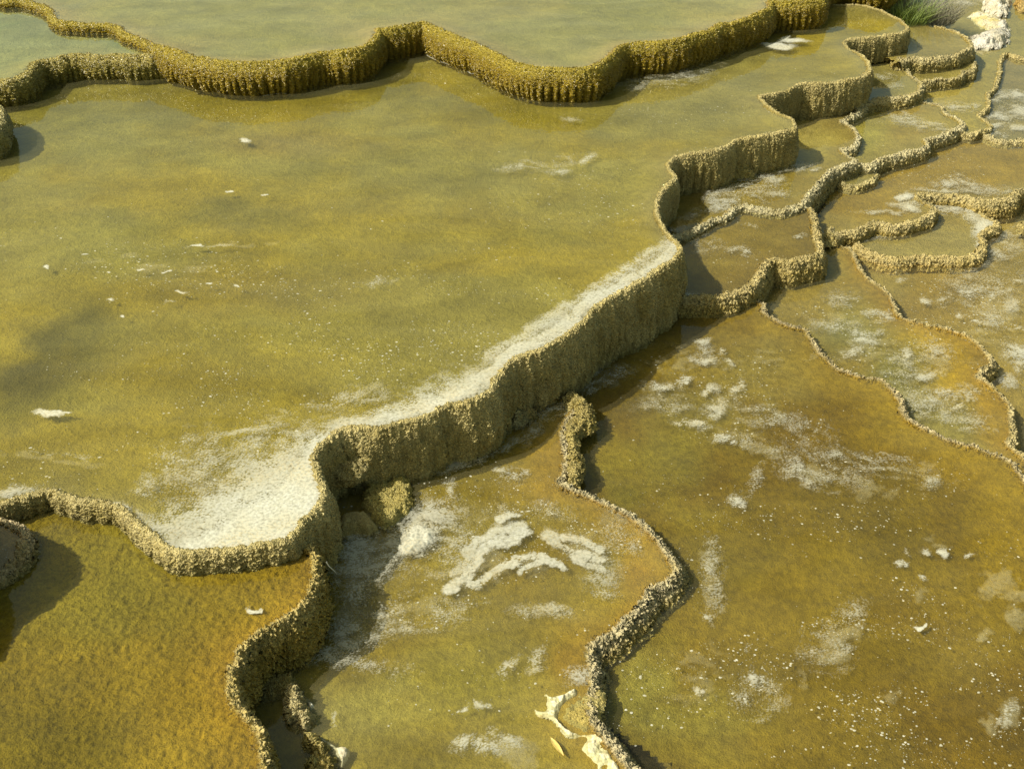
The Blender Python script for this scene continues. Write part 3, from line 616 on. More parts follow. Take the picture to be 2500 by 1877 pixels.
APRON = [(1655,585),(1600,618),(1560,650),(1500,690),(1440,720),(1380,755),(1300,795),(1240,830),(1180,850),(1110,880),(1040,905),(980,945),(900,975),(800,1000),(740,1010),(650,1040),(590,1075),(540,1110),(490,1150),(430,1195),(390,1215),(320,1238),(290,1250),(330,1330),(400,1380),(560,1400),(720,1370),(820,1250),(810,1120),(900,1070),(1100,1040),(1260,930),(1300,900),(1400,850),(1500,760),(1700,650)]
INNER = [(1640,615),(1560,670),(1440,735),(1330,800),(1240,850),(1150,890),(1080,915),(1000,955),(900,985),(830,1000),(740,1050),(690,1110),(640,1170),(560,1215),(500,1260),(430,1290),(400,1330),(420,1390),(560,1400),(720,1370),(820,1250),(810,1120),(900,1070),(1100,1040),(1260,930),(1300,900),(1400,850),(1500,760),(1700,650)]
FOAM = {
 'P': [('line', [(1040,134),(1062,146),(1090,156),(1130,168),(1165,182),(1200,196)], 1.7, .62), ('line', [(1315,238),(1360,242),(1410,240),(1450,232)], 1.5, .62), ('line', [(130,70),(150,74)], 2, .6), ('line', [(640,236),(700,228)], 1.3, .55), ('poly', APRON, 110, .80), ('poly', INNER, 60, 1.12), ('line', [(1646,608),(1600,650),(1500,706),(1430,745),(1380,795),(1300,840),(1240,866),(1180,920),(1060,980),(960,1015)], 22, .80), ('line', [(1630,600),(1500,690),(1400,750),(1290,815),(1200,865)], 26, .5), (470,1130,90,60,-30,.50), (620,1060,90,35,-20,.48), (880,970,110,22,-10,.42),
       (1270,405,50,9,-10,.5),(1430,388,24,8,-25,.85),(1350,400,80,14,-10,.35),(1360,422,25,8,0,.6),(1660,190,70,16,-8,.45),(1560,205,50,12,-8,.35),(1440,200,40,8,0,.3),(1390,290,30,6,10,.4),
       (480,598,16,2.2,0,1.05),(540,597,30,2.5,0,.6),(115,654,7,3,10,1.2),(209,623,8,2,5,1.1),(437,711,12,2.5,-5,1.1),(578,702,9,2.5,0,1.1),(345,663,9,2,0,1.1),(405,665,10,2,0,1.1),(417,664,8,2.5,0,1.1),(530,663,6,2,0,1.1),(512,690,8,2.5,0,1.1),(272,732,9,2.5,0,1.1),(420,740,22,2.2,-5,.8),(300,777,5,2,5,1.1),(265,663,6,2,0,1.1),(565,470,8,2.5,5,1.1),(602,344,12,3.5,5,1.1),(645,480,5,2,0,1.),
       (30,1204,60,16,-5,.72),(300,1240,28,14,30,.85),(370,1175,30,12,-10,.5),(350,1205,30,12,0,.45),(160,1110,90,5,8,.3),(920,690,40,8,-8,.35),(1640,640,30,20,-30,.6)],
 'R': [(1050,1265,75,45,-20,.86),(1000,1320,80,45,-20,.88),(930,1370,80,50,-20,.66),(870,1345,60,90,0,.74),(870,1440,60,60,0,.5),(840,1530,50,40,0,.55),(820,1585,60,22,-20,.7),(950,1490,60,26,-35,.62),(900,1560,70,22,-20,.5),(1240,1630,14,36,40,.75),(1310,1610,30,18,-50,.7),
       (1120,1130,60,18,-15,.72),(1160,1112,60,14,-12,.62),(1240,1085,50,10,-30,.5),(1290,1055,40,20,-40,.55),(1345,1000,30,22,-30,.55),(1270,1155,20,10,0,.6),(1220,1150,14,8,0,.7),(1350,1490,40,14,10,.62),(1480,1450,30,14,10,.5),(1300,1490,50,20,0,.35),
       (1130,1818,35,16,-20,.72),(1185,1815,40,20,10,.72),(1230,1800,30,14,20,.6),(1125,1733,16,10,-40,.85),(1172,1716,22,7,20,.8),(1250,1170,30,25,0,.5),(1500,1310,60,60,0,.35),(1460,1410,40,30,0,.45),(1350,1250,50,20,10,.35),(1100,1200,14,22,0,.75),
       (1040,1510,120,30,-15,.36),(880,1620,110,22,8,.4),(1420,1650,40,22,0,.6),(1110,1350,50,70,30,.5),(1240,1250,60,16,-10,.55),(810,1760,10,20,0,.6)],
 'H': [(1716,836,18,8,0,.8),(1722,856,22,9,0,.6),(1766,862,10,8,0,.8),(1720,880,34,13,8,.85),(1780,888,14,8,0,.7),(1670,925,16,11,0,.8),(1615,945,38,13,5,.88),(1740,955,20,14,-20,.85),(1665,938,9,6,0,.85),(1800,958,16,14,-60,.7),(1805,940,10,12,0,.6),(1700,1035,34,11,8,.92),(1745,1005,34,20,-35,.84),(1665,1030,34,9,0,.6),(1765,1066,22,8,0,.8),(1790,1077,12,6,0,.8),(1820,1060,30,14,10,.5),(1620,990,60,22,0,.45),
       (1550,800,80,18,-33,.7),(1480,850,60,22,-30,.62),(1600,762,50,12,-35,.55),(1450,905,50,30,-30,.62),(1440,950,30,14,0,.55),(1500,920,50,20,-20,.5),(1900,1030,120,30,15,.35),(1945,1145,34,26,15,.52),(1960,1170,22,12,-10,.6),(1790,1220,14,16,-60,.78),(1808,1235,14,8,35,.75),(1840,1180,40,14,-60,.5),(2050,1120,180,26,8,.36),(2270,1175,30,14,0,.5),(1900,1010,30,12,0,.5),
       (2262,1352,14,9,20,.92),(2308,1353,13,10,0,.95),(2195,1378,16,7,-20,.85),(2365,1360,8,5,0,.9),(2215,1350,9,7,0,.7),(2250,1408,10,7,0,.75),(1838,1655,14,20,-20,.8),(1870,1668,16,8,20,.7),(1702,1688,9,12,-40,.9),(1730,1510,16,10,35,.75),(1825,1712,8,10,0,.8),(1826,1582,12,10,-30,.7),(1850,1700,60,50,0,.3),(2460,1740,14,30,25,.65),(1740,1400,26,80,-5,.42),(2020,1580,60,50,0,.33),(2080,1500,50,30,-50,.35),(2010,1160,90,30,10,.35)],
 'G': [(2110,812,44,10,0,.68),(2115,830,34,12,0,.6),(2040,795,50,16,0,.42),(2080,862,40,12,-12,.7),(2105,830,16,12,0,.85),(2210,870,16,14,-35,.9),(2190,880,30,14,0,.5),(2280,860,40,30,10,.42),(2255,925,20,10,0,.75),(2300,960,26,8,0,.7),(2345,992,14,8,0,.8),(2320,995,24,8,0,.75),(2290,990,80,34,15,.48),(2370,1030,50,22,10,.42),(2230,900,60,30,0,.4),(2050,730,40,16,0,.4),(2150,770,40,12,8,.66),(2360,960,40,16,0,.5)],
 'K': [(2330,445,50,12,-5,.74),(2370,450,25,8,0,.6),(2222,509,22,10,8,.97),(2204,481,20,10,-6,.97),(2245,478,14,8,0,.9),(2310,465,70,6,3,.72),(2440,470,60,6,0,.55),(2200,500,30,8,0,.6),(2400,460,60,8,0,.5),(2150,520,60,5,2,.5),(2330,430,30,5,0,.5),(2230,495,24,12,0,.8)],
 'V': [(2330,512,60,12,5,.82),(2372,525,34,16,40,.88),(2402,552,22,32,20,.97),(2394,590,10,20,0,.8),(2290,508,26,8,0,.8),(2130,580,60,8,0,.4)],
 'E': [(1765,498,50,16,-15,.66),(1745,485,30,18,0,.6),(1890,438,22,12,10,.72),(1950,415,14,8,0,.7),(1985,412,14,6,0,.7),(1900,474,40,8,0,.6),(1940,408,40,8,-10,.5),(1850,460,60,30,0,.4),(1780,470,60,16,-10,.42),(1700,520,40,10,-20,.5),(1640,560,30,12,0,.4)],
 'F': [(1825,616,18,10,10,.6),(1790,610,20,8,0,.45),(1680,716,30,6,10,.7),(1640,700,30,14,0,.5),(1720,600,40,20,0,.3),(1955,577,12,6,0,.5),(1830,550,14,6,0,.6)],
 'N': [(2235,300,60,13,12,.60),(2200,285,40,10,5,.5),(2290,310,40,10,15,.45),(2300,350,30,6,0,.3)],
 'A': [(2260,30,10,4,0,.4)],
 'C': [(2160,190,22,10,0,.5),(2050,243,60,10,5,.45),(2180,212,30,8,0,.35)],
 'X': [(2480,232,50,10,5,.82),(2500,270,44,18,5,.86),(2440,283,30,10,5,.75),(2430,310,28,8,-20,.72),(2480,312,30,9,0,.7),(2440,240,26,8,0,.7),(2440,330,20,5,0,.5)],
 'Wp': [(2350,7,30,6,5,.75),(2330,262,40,10,5,.62),(2300,268,26,8,0,.5),(2380,262,14,8,0,.6),(2370,140,6,8,0,.3),(2390,0,30,5,0,.5)],
 'LOW': [(2440,716,46,10,-30,.6),(2470,745,40,14,-20,.6),(2485,860,34,22,20,.88),(2470,935,26,16,0,.6),(2495,890,20,20,0,.7),(2345,765,10,8,-30,.9),(2380,782,14,5,5,.9),(2262,733,14,6,25,.85),(2360,715,26,5,10,.7),(2300,728,12,6,0,.6),(2490,690,26,6,0,.7),(2200,680,14,5,0,.5),(2420,780,50,30,0,.4),(2400,700,90,50,-10,.36),(2430,620,50,14,20,.55),(2460,590,30,30,0,.45),(2490,805,20,8,0,.7)],
}
for i, (k, fe) in enumerate(FOAM.items()):
    z = LOW if k == 'LOW' else POOLS[k]['z']; poly = None if k == 'LOW' else SURF[k][2]
    me = foam_mesh('foam', z, poly, fe, 900 + i * 11, res=.0045 if k in ('P', 'R', 'H') else .007, streak=1.25)
    if me: tag(link('foam', me, M['foam']), kind='stuff')
# thin cloudy films of mineral scum
FILM = {'H': [(2430,1425,52,30,-25,1.),(2490,1455,40,12,0,1.),(2052,1555,40,24,-15,1.),(2040,1600,46,18,-10,1.),(2410,1775,22,48,-32,1.),(2462,1745,18,34,20,1.),(2478,1500,26,30,20,1.),(2405,1560,24,18,-20,1.),(1960,1665,12,24,0,.8),(2190,1690,30,16,-40,.9),(2290,1335,46,16,8,.9),(1735,1400,26,70,-6,.9),(1700,1640,60,60,0,.55),(1640,880,60,40,0,.6),(2130,1195,70,26,15,.8),(2260,1160,60,30,20,.7),(1980,1150,40,30,10,.8),(2240,1455,20,10,-30,.9),(1830,1080,70,18,20,.7),(2470,1790,20,14,0,.8),(1900,870,120,20,-10,.5)],
        'R': [(1250,1830,50,34,15,1.),(1190,1830,40,24,0,.8),(1290,1850,26,22,0,.9),(1200,1370,60,30,-10,.8),(1010,1490,110,22,-15,.7),(1310,1380,60,22,20,.8),(1420,1350,60,30,40,.8),(1500,1290,60,50,0,.6),(1160,1430,80,12,-5,.6)],
        'G': [(2290,880,70,24,10,.9),(2120,850,70,26,0,.8),(2260,980,80,28,15,.7),(2040,780,60,20,0,.6)],
        'LOW': [(2440,735,60,20,-30,.8),(2460,760,70,24,10,.7),(2380,830,60,24,0,.6),(2280,670,90,16,0,.5)],
        'P': [(420,655,180,10,4,.6),(120,1120,120,10,8,.7),(560,600,140,6,-2,.6),(920,690,40,8,-8,.7),(330,625,60,8,15,.6),(1700,150,80,14,0,.6),(1500,210,120,14,-8,.5)]}
for i, (k, fe) in enumerate(FILM.items()):
    z = LOW if k == 'LOW' else POOLS[k]['z']; poly = None if k == 'LOW' else SURF[k][2]
    me = foam_mesh('scum_film', z - .001, poly, fe, 1500 + i * 11, res=.009, sharp=.30, fine=.25, amp=.34, thick=0)
    if me: tag(link('scum_film', me, M['film']), kind='stuff')

# small flecks of foam drifting on the pools
def flecks(key, n, regions, seed, rmin=.0014, rmax=.0062, el=1.7, ang=-.15):
    rng = np.random.default_rng(seed); z = LOW if key == 'LOW' else POOLS[key]['z']; poly = None if key == 'LOW' else SURF[key][0]
    P = []
    tot = sum(r[4] for r in regions)
    for x, y, rx, ry, w in regions:
        m = int(n * w / tot); a = rng.normal(0, .55, (m, 2)); q = np.stack([x + a[:, 0] * rx, y + a[:, 1] * ry], -1); P.append(un(q[:, 0], q[:, 1], z))
    P = np.concatenate(P); cl = fbm(P[:, 0] * 2.5, P[:, 1] * 4, seed, 3); P = P[rng.random(len(P)) < sst(.42, .64, cl) + .04]
    if poly is not None: P = P[inside(P[:, 0], P[:, 1], poly)]
    P = P[P[:, 1] > 1.5]; m = len(P); K = 7
    r = rmin + (rmax - rmin) * rng.random(m) ** 4.5; e = 1 + (el - 1) * rng.random(m); th = ang + rng.normal(0, .35, m)
    t = np.linspace(0, 2 * np.pi, K, endpoint=False)[None] + rng.random((m, 1)) * 6; rr = r[:, None] * (.7 + .6 * rng.random((m, K)))
    u = np.cos(t) * rr * e[:, None]; v = np.sin(t) * rr
    X = P[:, :1] + u * np.cos(th)[:, None] - v * np.sin(th)[:, None]; Y = P[:, 1:] + u * np.sin(th)[:, None] + v * np.cos(th)[:, None]
    V = np.zeros((m, K + 1, 3)); V[:, :K, 0] = X; V[:, :K, 1] = Y; V[:, :K, 2] = z + .001; V[:, K, 0] = P[:, 0]; V[:, K, 1] = P[:, 1]; V[:, K, 2] = z + .0025
    ii = np.arange(m)[:, None] * (K + 1); k = np.arange(K)[None]
    F = np.stack([ii + k, ii + (k + 1) % K, np.broadcast_to(ii + K, (m, K))], -1).reshape(-1, 3)
    # counter-clockwise seen from above
    me = mesh_np('foam_flecks', V.reshape(-1, 3), F, True, attrs={'cover': np.repeat(.55 + .45 * rng.random(m), K + 1)})
    tag(link('foam_flecks', me, M['foam']), kind='stuff')
flecks('P', 7500, [(350,650,500,90,.9),(1000,800,600,200,2.6),(700,1000,600,140,1.4),(300,1150,350,90,.7),(1500,450,300,250,1.1),(1750,250,350,120,.6),(900,700,900,250,1.)], 1)
flecks('H', 5600, [(1700,980,260,120,1.6),(2000,1200,500,200,1.5),(2100,1500,500,300,3.),(1800,1650,400,250,1.2),(2300,1750,300,150,1.)], 2, el=1.4)
flecks('R', 2300, [(1400,1300,200,120,1.),(1100,1500,300,200,1.2),(1150,1250,250,120,1.)], 3, el=1.4)
flecks('G', 1100, [(2250,900,220,130,1.),(2050,780,160,80,.5)], 4)
flecks('E', 350, [(1850,450,150,60,1.)], 5); flecks('F', 250, [(1800,620,160,70,1.)], 6); flecks('K', 500, [(2300,430,250,80,1.)], 7)
flecks('LOW', 1200, [(2350,750,200,160,1.)], 8); flecks('N', 200, [(2200,310,120,60,1.)], 9); flecks('S', 60, [(20,1340,40,40,1.)], 10, rmax=.007)
flecks('X', 150, [(2450,280,80,60,1.)], 11)

# ------------------------------------------------------------------ single rafts and streaks of foam
GF = 'foam rafts floating on the pools'
def raft(name, label, cat, key, feats, seed, mat='foam', group=GF, clip=True, **kw):
    z = POOLS[key]['z']; poly = SURF[key][2]
    me = foam_mesh(name, z + .001, poly if clip else None, feats, seed, res=.004, **kw)
    if me:
        o = link(name, me, M[mat]); tag(o, label, cat, group)
raft('foam_raft', 'leaf shaped cream foam raft alone near the left edge of the largest pool', 'foam', 'P', [(123,1009,30,9,-3,1.6),(160,1007,24,2.5,0,1.3)], 31, thick=.001)
raft('foam_raft', 'flat pointed pale raft floating below the upper golden wall near the pool lobe', 'foam', 'P', [(1903,113,34,7,4,1.6)], 32, thick=.001)
raft('foam_raft', 'curled whitish foam raft just behind the flat pointed one below the upper golden wall', 'foam', 'P', [(1935,98,34,5,2,1.2),(1915,92,14,4,-20,1.2)], 33, thick=.001)
raft('foam_raft', 'lone small white raft in the middle of the big ochre pool', 'foam', 'H', [(2243,1530,12,5,-20,1.5),(2254,1523,6,7,0,1.5)], 34, thick=.001)
raft('foam_raft', 'small cream leaf shaped raft on the mossy brown pool', 'foam', 'Q', [(618,1490,12,5,-8,1.5),(630,1489,4,6,0,1.5)], 35, thick=.001)
raft('foam_pile', 'heaped bright white foam pile right of the small raised block', 'foam', 'R', [(1020,1310,40,26,-25,1.5),(1000,1330,26,16,-10,1.5)], 36, thick=.004, hfun=lambda X, Y, a, D: .012 * a * np.clip(D, 0, 1.2) * fbm(X * 30, Y * 30, 3, 4))
GS = 'cream foam streaks in the lower middle pool'
raft('foam_streak', 'long bent cream foam streak in the lower middle pool', 'foam streak', 'R', [('line', [(1278,1302),(1255,1318),(1210,1325),(1180,1345),(1168,1375),(1140,1405),(1105,1430),(1088,1438)], 17, .9)], 37, thick=.0003, group=GS, sharp=.8, fine=.6, amp=.92)
raft('foam_streak', 'short broad cream foam streak above the long bent one', 'foam streak', 'R', [('line', [(1275,1288),(1230,1290),(1195,1305),(1160,1320)], 15, .78),('line', [(1260,1256),(1235,1262),(1225,1270)], 11, .9),('line', [(1160,1325),(1150,1350),(1135,1375),(1110,1400)], 16, .62)], 38, thick=.0003, group=GS, sharp=.8, fine=.6, amp=.92)
raft('foam_streak', 'forked cream foam streak left of the orange edged ridge', 'foam streak', 'R', [('line', [(1328,1305),(1350,1318),(1385,1345),(1420,1370),(1460,1385)], 18, .72),('line', [(1375,1303),(1420,1318),(1462,1342)], 14, .82),('line', [(1335,1298),(1360,1315)], 18, .72),('line', [(1415,1350),(1450,1358),(1475,1368)], 13, .82)], 39, thick=.0003, group=GS, sharp=.8, fine=.6, amp=.92)
raft('foam_streak', 'thin arched grey foam streak below the other streaks', 'foam streak', 'R', [('line', [(1150,1430),(1200,1400),(1230,1378),(1275,1362),(1320,1360),(1370,1380)], 13, .72),('line', [(1265,1390),(1290,1385),(1330,1372)], 12, .7)], 40, thick=.001, group=GS)

# ------------------------------------------------------------------ crusts, boulders and mounds (height fields with real thickness)
def mound(name, label, cat, pts, z, hmax, mat, feather=18, seed=1, res=.006, col=(.6, .56, .42), col2=None, group=None, rough=.35):
    P = catmull(list(pts) + [pts[0]], 6)
    w = un(P[:, 0], P[:, 1], z); x0, y0 = w.min(0); x1, y1 = w.max(0)
    X, Y = np.meshgrid(np.arange(x0, x1, res), np.arange(y0, y1, res)); shp = X.shape; X = X.ravel(); Y = Y.ravel()
    ins = inside(X, Y, w); d = pdist(X, Y, w, True) * ins
    fw = feather * .002
    e = sst(0, fw, d + (fbm(X * 25, Y * 25, seed, 3) - .5) * fw * .7)
    e = e * sst(.0, .12, e * (1 + rough) - rough * .5 * (fbm(X * 40, Y * 40, seed + 6, 3) - .25)) if mat == 'crust' else e
    h = -.03 + (hmax + .03) * e ** .6 * (1 - rough + rough * 1.6 * fbm(X * 10, Y * 10, seed + 1, 4))
    k = (ins & (e > .01)).reshape(shp); cell = k[:-1, :-1] & k[1:, :-1] & k[:-1, 1:] & k[1:, 1:]
    idg = np.arange(X.size).reshape(shp)
    F = np.stack([idg[:-1, :-1][cell], idg[:-1, 1:][cell], idg[1:, 1:][cell], idg[1:, :-1][cell]], -1)
    u, inv = np.unique(F, return_inverse=True)
    n = fbm(X * 8, Y * 8, seed + 5, 4)[u][:, None]
    c = np.array(col) + (np.array(col2 or col) - np.array(col)) * sst(.4, .6, n)
    V = np.stack([X[u], Y[u], z + h[u]], -1)
    o = link(name, mesh_np(name, V, inv.reshape(-1, 4), True, c), M[mat]); tag(o, label, cat, group); return o
zz3 = lambda L: [(800 + a / 2.458, 1300 + b / 2.458) for a, b in L]
mound('mineral_crust', 'lumpy cream mineral crust on the inner side of the coarse ridge at the bottom', 'mineral crust',
      zz3([(1285,930),(1340,965),(1400,955),(1440,930),(1500,915),(1500,970),(1440,1000),(1405,1040),(1390,1100),(1430,1160),(1520,1190),(1640,1200),(1690,1270),(1730,1350),(1790,1480),(1680,1480),(1620,1418),(1560,1340),(1510,1280),(1545,1225),(1450,1225),(1380,1170),(1340,1120),(1250,1080),(1238,1035),(1300,1050),(1310,1010)]),
      -.38, .016, 'crust', 12, 3, .0035, (.72,.67,.46), (.62,.50,.24), rough=.9)
mound('travertine_shelf', 'knobbly olive travertine pocket between the cream crust and the coarse ridge', 'rock', zz3([(1400,1050),(1440,1000),(1500,930),(1600,900),(1680,960),(1660,1100),(1680,1210),(1600,1200),(1480,1180),(1400,1110)]), -.38, .012, 'wall_block', 40, 4, .006, (.42,.36,.15), (.36,.29,.09))
z1p = lambda L: [(a / 2.138, 1100 + b / 2.138) for a, b in L]
mound('travertine_rock', 'knobbly brown rock standing in the water right of the mossy wall', 'rock', z1p([(1495,1245),(1550,1232),(1600,1280),(1620,1350),(1655,1400),(1635,1460),(1570,1480),(1510,1440),(1470,1400),(1480,1320)]), -.38, .07, 'wall_near', 32, 7, .005, (.36,.29,.11), (.44,.38,.2), 'rocks in the lower middle pool')
mound('travertine_rock', 'broad olive rock at the bottom edge with white foam on its right side', 'rock', z1p([(1590,1490),(1650,1470),(1700,1510),(1740,1570),(1770,1640),(1790,1760),(1600,1780),(1570,1660),(1610,1600),(1560,1550)]), -.38, .06, 'wall_near', 34, 8, .005, (.42,.36,.13), (.34,.28,.1), 'rocks in the lower middle pool')
mound('travertine_rock', 'flat dark rubble rock in the corner under the mossy wall', 'rock', z1p([(1340,1180),(1440,1140),(1540,1170),(1560,1230),(1480,1290),(1380,1300),(1320,1260)]), -.38, .03, 'wall_near', 30, 9, .006, (.28,.23,.09), (.34,.28,.1), 'rocks in the lower middle pool')
mound('foam_crust', 'white foam tongue stuck to the right flank of the broad olive rock', 'foam', z1p([(1640,1460),(1690,1480),(1760,1530),(1825,1545),(1815,1600),(1780,1650),(1760,1600),(1715,1540),(1650,1500)]), -.38, .015, 'crust', 10, 13, .004, (.66,.64,.54), (.56,.51,.36), 'white foam tongues on the rocks', .8)
mound('foam_crust', 'small white foam tongue on the tip of the knobbly brown rock', 'foam', z1p([(1600,1290),(1625,1305),(1645,1330),(1625,1350),(1605,1345)]), -.38, .015, 'crust', 8, 14, .004, (.66,.64,.54), (.56,.51,.36), 'white foam tongues on the rocks', .8)
z2p = lambda L: [(700 + a / 2.765, 850 + b / 2.765) for a, b in L]
mound('travertine_rock', 'small raised block with a pale olive top at the foot of the large wall', 'rock', [(886,1196),(898,1172),(925,1160),(940,1138),(985,1140),(1000,1166),(1004,1190),(1012,1222),(1006,1248),(986,1262),(966,1282),(936,1290),(910,1276),(896,1254),(882,1230)], -.38, .058, 'wall_tan', 26, 51, .005, (.44,.38,.14), (.38,.32,.10), rough=.45)
mound('travertine_rock', 'low dark brown ledge of rock between the large wall and the small raised block', 'rock', z2p([(330,1160),(430,1130),(540,1130),(600,1180),(630,1230),(560,1270),(420,1280),(340,1290)]), -.38, .06, 'wall_block', 26, 10, .006, (.33,.27,.12), (.28,.23,.1), 'rocks at the foot of the large wall')
mound('travertine_rock', 'rounded pale rock at the foot of the large wall beside the knob of the ridge', 'rock', z2p([(1500,470),(1560,410),(1640,390),(1700,420),(1680,480),(1600,520),(1530,540)]), -.38, .06, 'wall_near', 34, 11, .006, (.40,.36,.2), (.33,.27,.12), 'rocks at the foot of the large wall')
mound('travertine_rock', 'knobbly knob ending the coarse ridge next to the large wall', 'rock', z2p([(1860,350),(1940,330),(2020,370),(2095,440),(2085,560),(2000,600),(1985,700),(2020,800),(2000,900),(1940,950),(1880,900),(1860,780),(1880,680),(1840,590),(1870,520),(1920,470),(1860,400)]), -.40, .075, 'wall_near', 34, 12, .005, (.42,.35,.13), (.36,.30,.12))
z3q = lambda L: [(1600 + a / 2.458, b / 2.458) for a, b in L]
GW = 'white travertine mounds at the upper right'
mound('travertine_mound', 'smooth round white travertine mound at the top right', 'rock', z3q([(1945,60),(1960,20),(2010,-20),(2080,-40),(2130,-10),(2140,50),(2120,100),(2060,110),(1990,90)]), -.40, .13, 'wall_white', 90, 21, .012, (.62,.60,.55), (.55,.51,.42), GW)
mound('travertine_mound', 'sloping cream white travertine apron between the two white mounds', 'rock', z3q([(1870,100),(1930,60),(2000,90),(2070,110),(2130,150),(2120,220),(2040,230),(1990,190),(1920,150)]), -.40, .05, 'wall_white', 70, 22, .012, (.62,.58,.44), (.56,.50,.26), GW)
mound('travertine_mound', 'knobbly white and grey travertine mound above the pale yellow flat', 'rock', z3q([(1870,225),(1930,215),(2000,190),(2040,140),(2120,160),(2145,210),(2120,270),(2040,300),(1960,300),(1900,290)]), -.40, .10, 'wall_white', 80, 23, .012, (.58,.56,.52), (.46,.44,.38), GW)
mound('travertine_rock', 'rusty brown rock in the top right corner', 'rock', z3q([(2140,30),(2180,-10),(2260,-20),(2300,40),(2240,80),(2170,70)]), -.40, .12, 'wall_far', 60, 24, .012, (.40,.26,.07), (.46,.34,.14))
mound('travertine_rock', 'small knobbly rock poking out at the right edge beyond the tongue shaped pool', 'rock', [(2478,560),(2490,548),(2530,545),(2530,575),(2490,572)], LOW, .05, 'wall_far', 30, 25, .008, (.40,.33,.14), (.36,.3,.12))

def lump(name, label, cat, px, py, z, r, sc, mat, col, seed, group=None):
    """rounded boss grown on a wall"""
    c = un(px, py, z); bm = bmesh.new(); bmesh.ops.create_icosphere(bm, subdivisions=5, radius=1)
    V = np.array([v.co for v in bm.verts]); F = np.array([[v.index for v in f.verts] for f in bm.faces]); bm.free()
    n = fbm(V[:, 0] * 2 + V[:, 2] * 3 + 9, V[:, 1] * 2 - V[:, 2] * 2 + 9, seed, 4)[:, None]
    V = V * (.8 + .45 * n) * np.array(sc) * r + np.array([c[0], c[1], z])
    o = link(name, mesh_np(name, V, F, True, np.array(col)[None] * (.8 + .4 * n)), M[mat]); tag(o, label, cat, group)
mound('travertine_rock', 'small rock plugging the left end of the wall under the grass tuft pool', 'rock', [(2170,150),(2190,144),(2214,148),(2212,166),(2190,172),(2172,166)], -.27, .07, 'wall_far', 40, 41, .01, (.42,.36,.2), (.36,.3,.12))
mound('travertine_rock', 'small rock in the corner where the hooked wall meets the square brown pool', 'rock', [(1996,580),(2012,562),(2040,566),(2052,590),(2030,606),(2004,604)], -.50, .07, 'wall_far', 40, 42, .01, (.42,.36,.2), (.36,.3,.12))
GB = 'bosses swelling from the large wall'
lump('travertine_boss', 'round lumpy boss swelling from the large wall left of the small raised block', 'rock', 850, 1150, -.22, .085, (1.2, 1, .9), 'wall_tan', (.36,.31,.15), 1, GB)
lump('travertine_boss', 'low lumpy boss at the foot of the wall in the brown notch', 'rock', 1785, 425, -.30, .11, (1.7, .6, .9), 'wall_far', (.36,.31,.13), 2, GB)

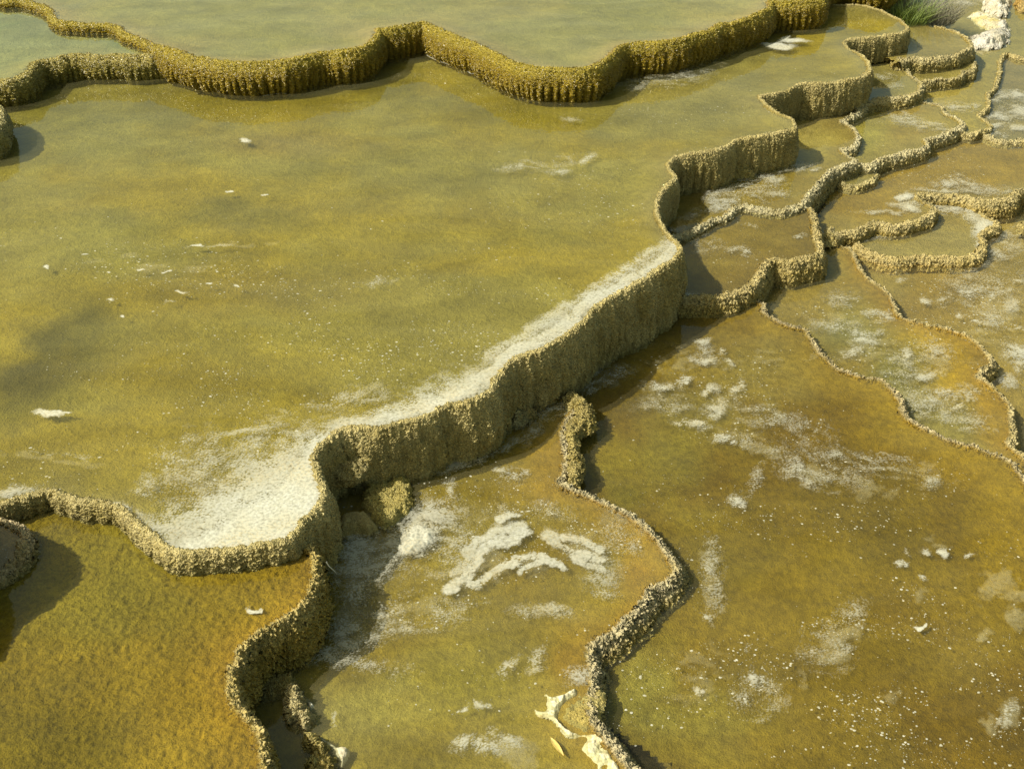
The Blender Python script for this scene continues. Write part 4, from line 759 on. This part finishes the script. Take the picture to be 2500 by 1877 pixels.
# ------------------------------------------------------------------ grass tuft, leaf, twig
def tuft():
    z = -.26; c = un(2212, 66, z); rng = random.Random(4)
    root = empty('grass_tuft', (float(c[0]), float(c[1]), z), 'green grass tuft with grey dead stems behind the pool lobe', 'grass tuft')
    def blades(n, ox, oy, spread, h, wid, lean):
        V = []; F = []
        for i in range(n):
            a = rng.random() * 6.28; r = spread * math.sqrt(rng.random()); bx, by = ox + math.cos(a) * r, oy + math.sin(a) * r * .7
            hh = h * (.5 + .7 * rng.random()); la = rng.random() * 6.28; ll = lean * rng.random() * hh; wa = rng.random() * 3.14
            k = 5; s = len(V)
            for j in range(k):
                t = j / (k - 1); x = bx + math.cos(la) * ll * t ** 2 + (bx - ox) * .7 * t; y = by + math.sin(la) * ll * t ** 2 + (by - oy) * .7 * t; zz = hh * (t - .18 * lean * t * t)
                w = wid * (1 - t * .92); V += [(x - math.cos(wa) * w, y - math.sin(wa) * w, zz), (x + math.cos(wa) * w, y + math.sin(wa) * w, zz)]
            for j in range(k - 1): F.append((s + 2 * j, s + 2 * j + 1, s + 2 * j + 3, s + 2 * j + 2))
        return V, F
    V, F = blades(620, 0, 0, .20, .36, .0040, 1.0)
    me = mesh_np('green_blades', V, F, False); link('green_blades', me, plain_mat('grass_green', (.20, .27, .06), .6, .5, 14), root)
    V, F = blades(1100, .30, .16, .28, .36, .0028, 1.1)
    me = mesh_np('dead_stems', V, F, False); link('dead_stems', me, plain_mat('dead_stem_grey', (.30, .28, .20), .8, .4, 14), root)
    V, F = blades(140, -.16, .12, .14, .26, .003, 1.2)
    me = mesh_np('straw_blades', V, F, False); link('straw_blades', me, plain_mat('straw', (.36, .33, .12), .7, .4, 14), root)
tuft()
def leaf():
    z = POOLS['R']['z'] + .004; a = un(1343, 1800, z); b = un(1376, 1845, z)
    d = b - a; L = np.hypot(*d); d /= L; nrm = np.array([-d[1], d[0]]); V = []; F = []; K = 14
    for i in range(K + 1):
        t = i / K; w = .013 * math.sin(math.pi * t) ** .75 * (1 - .25 * t) + .0004; c = a + d * L * t
        for j, q in enumerate((-1, -.5, 0, .5, 1)):
            p = c + nrm * w * q; V.append((p[0], p[1], z + .003 * abs(q) + .003 * math.sin(3 * t)))
    for i in range(K):
        for j in range(4): s = i * 5 + j; F.append((s, s + 1, s + 6, s + 5))
    o = link('fallen_leaf', mesh_np('fallen_leaf', V, F, True), plain_mat('dry_yellow_leaf', (.62, .46, .14), .5, .2, 90)); tag(o, 'dry yellow willow leaf beside the cream crust at the bottom', 'leaf')
leaf()
def twig():
    a = un(797, 1371, -.09); b = un(819, 1399, -.20); A = Vector((*a, -.09)); B = Vector((*b, -.20)); V = []; F = []; K = 8; S = 6
    ax = (B - A).normalized(); u = ax.orthogonal().normalized(); v = ax.cross(u)
    for i in range(K):
        t = i / (K - 1); c = A.lerp(B, t) + u * .003 * math.sin(t * 5); r = .0025 * (1.1 - .5 * t)
        for j in range(S): q = 6.283 * j / S; p = c + u * math.cos(q) * r + v * math.sin(q) * r; V.append(tuple(p))
    for i in range(K - 1):
        for j in range(S): F.append((i * S + j, i * S + (j + 1) % S, (i + 1) * S + (j + 1) % S, (i + 1) * S + j))
    o = link('twig', mesh_np('twig', V, F, True), plain_mat('bleached_twig', (.72, .72, .66), .6, .1)); tag(o, 'thin bleached twig hanging over the mossy wall below the large wall', 'twig')
twig()
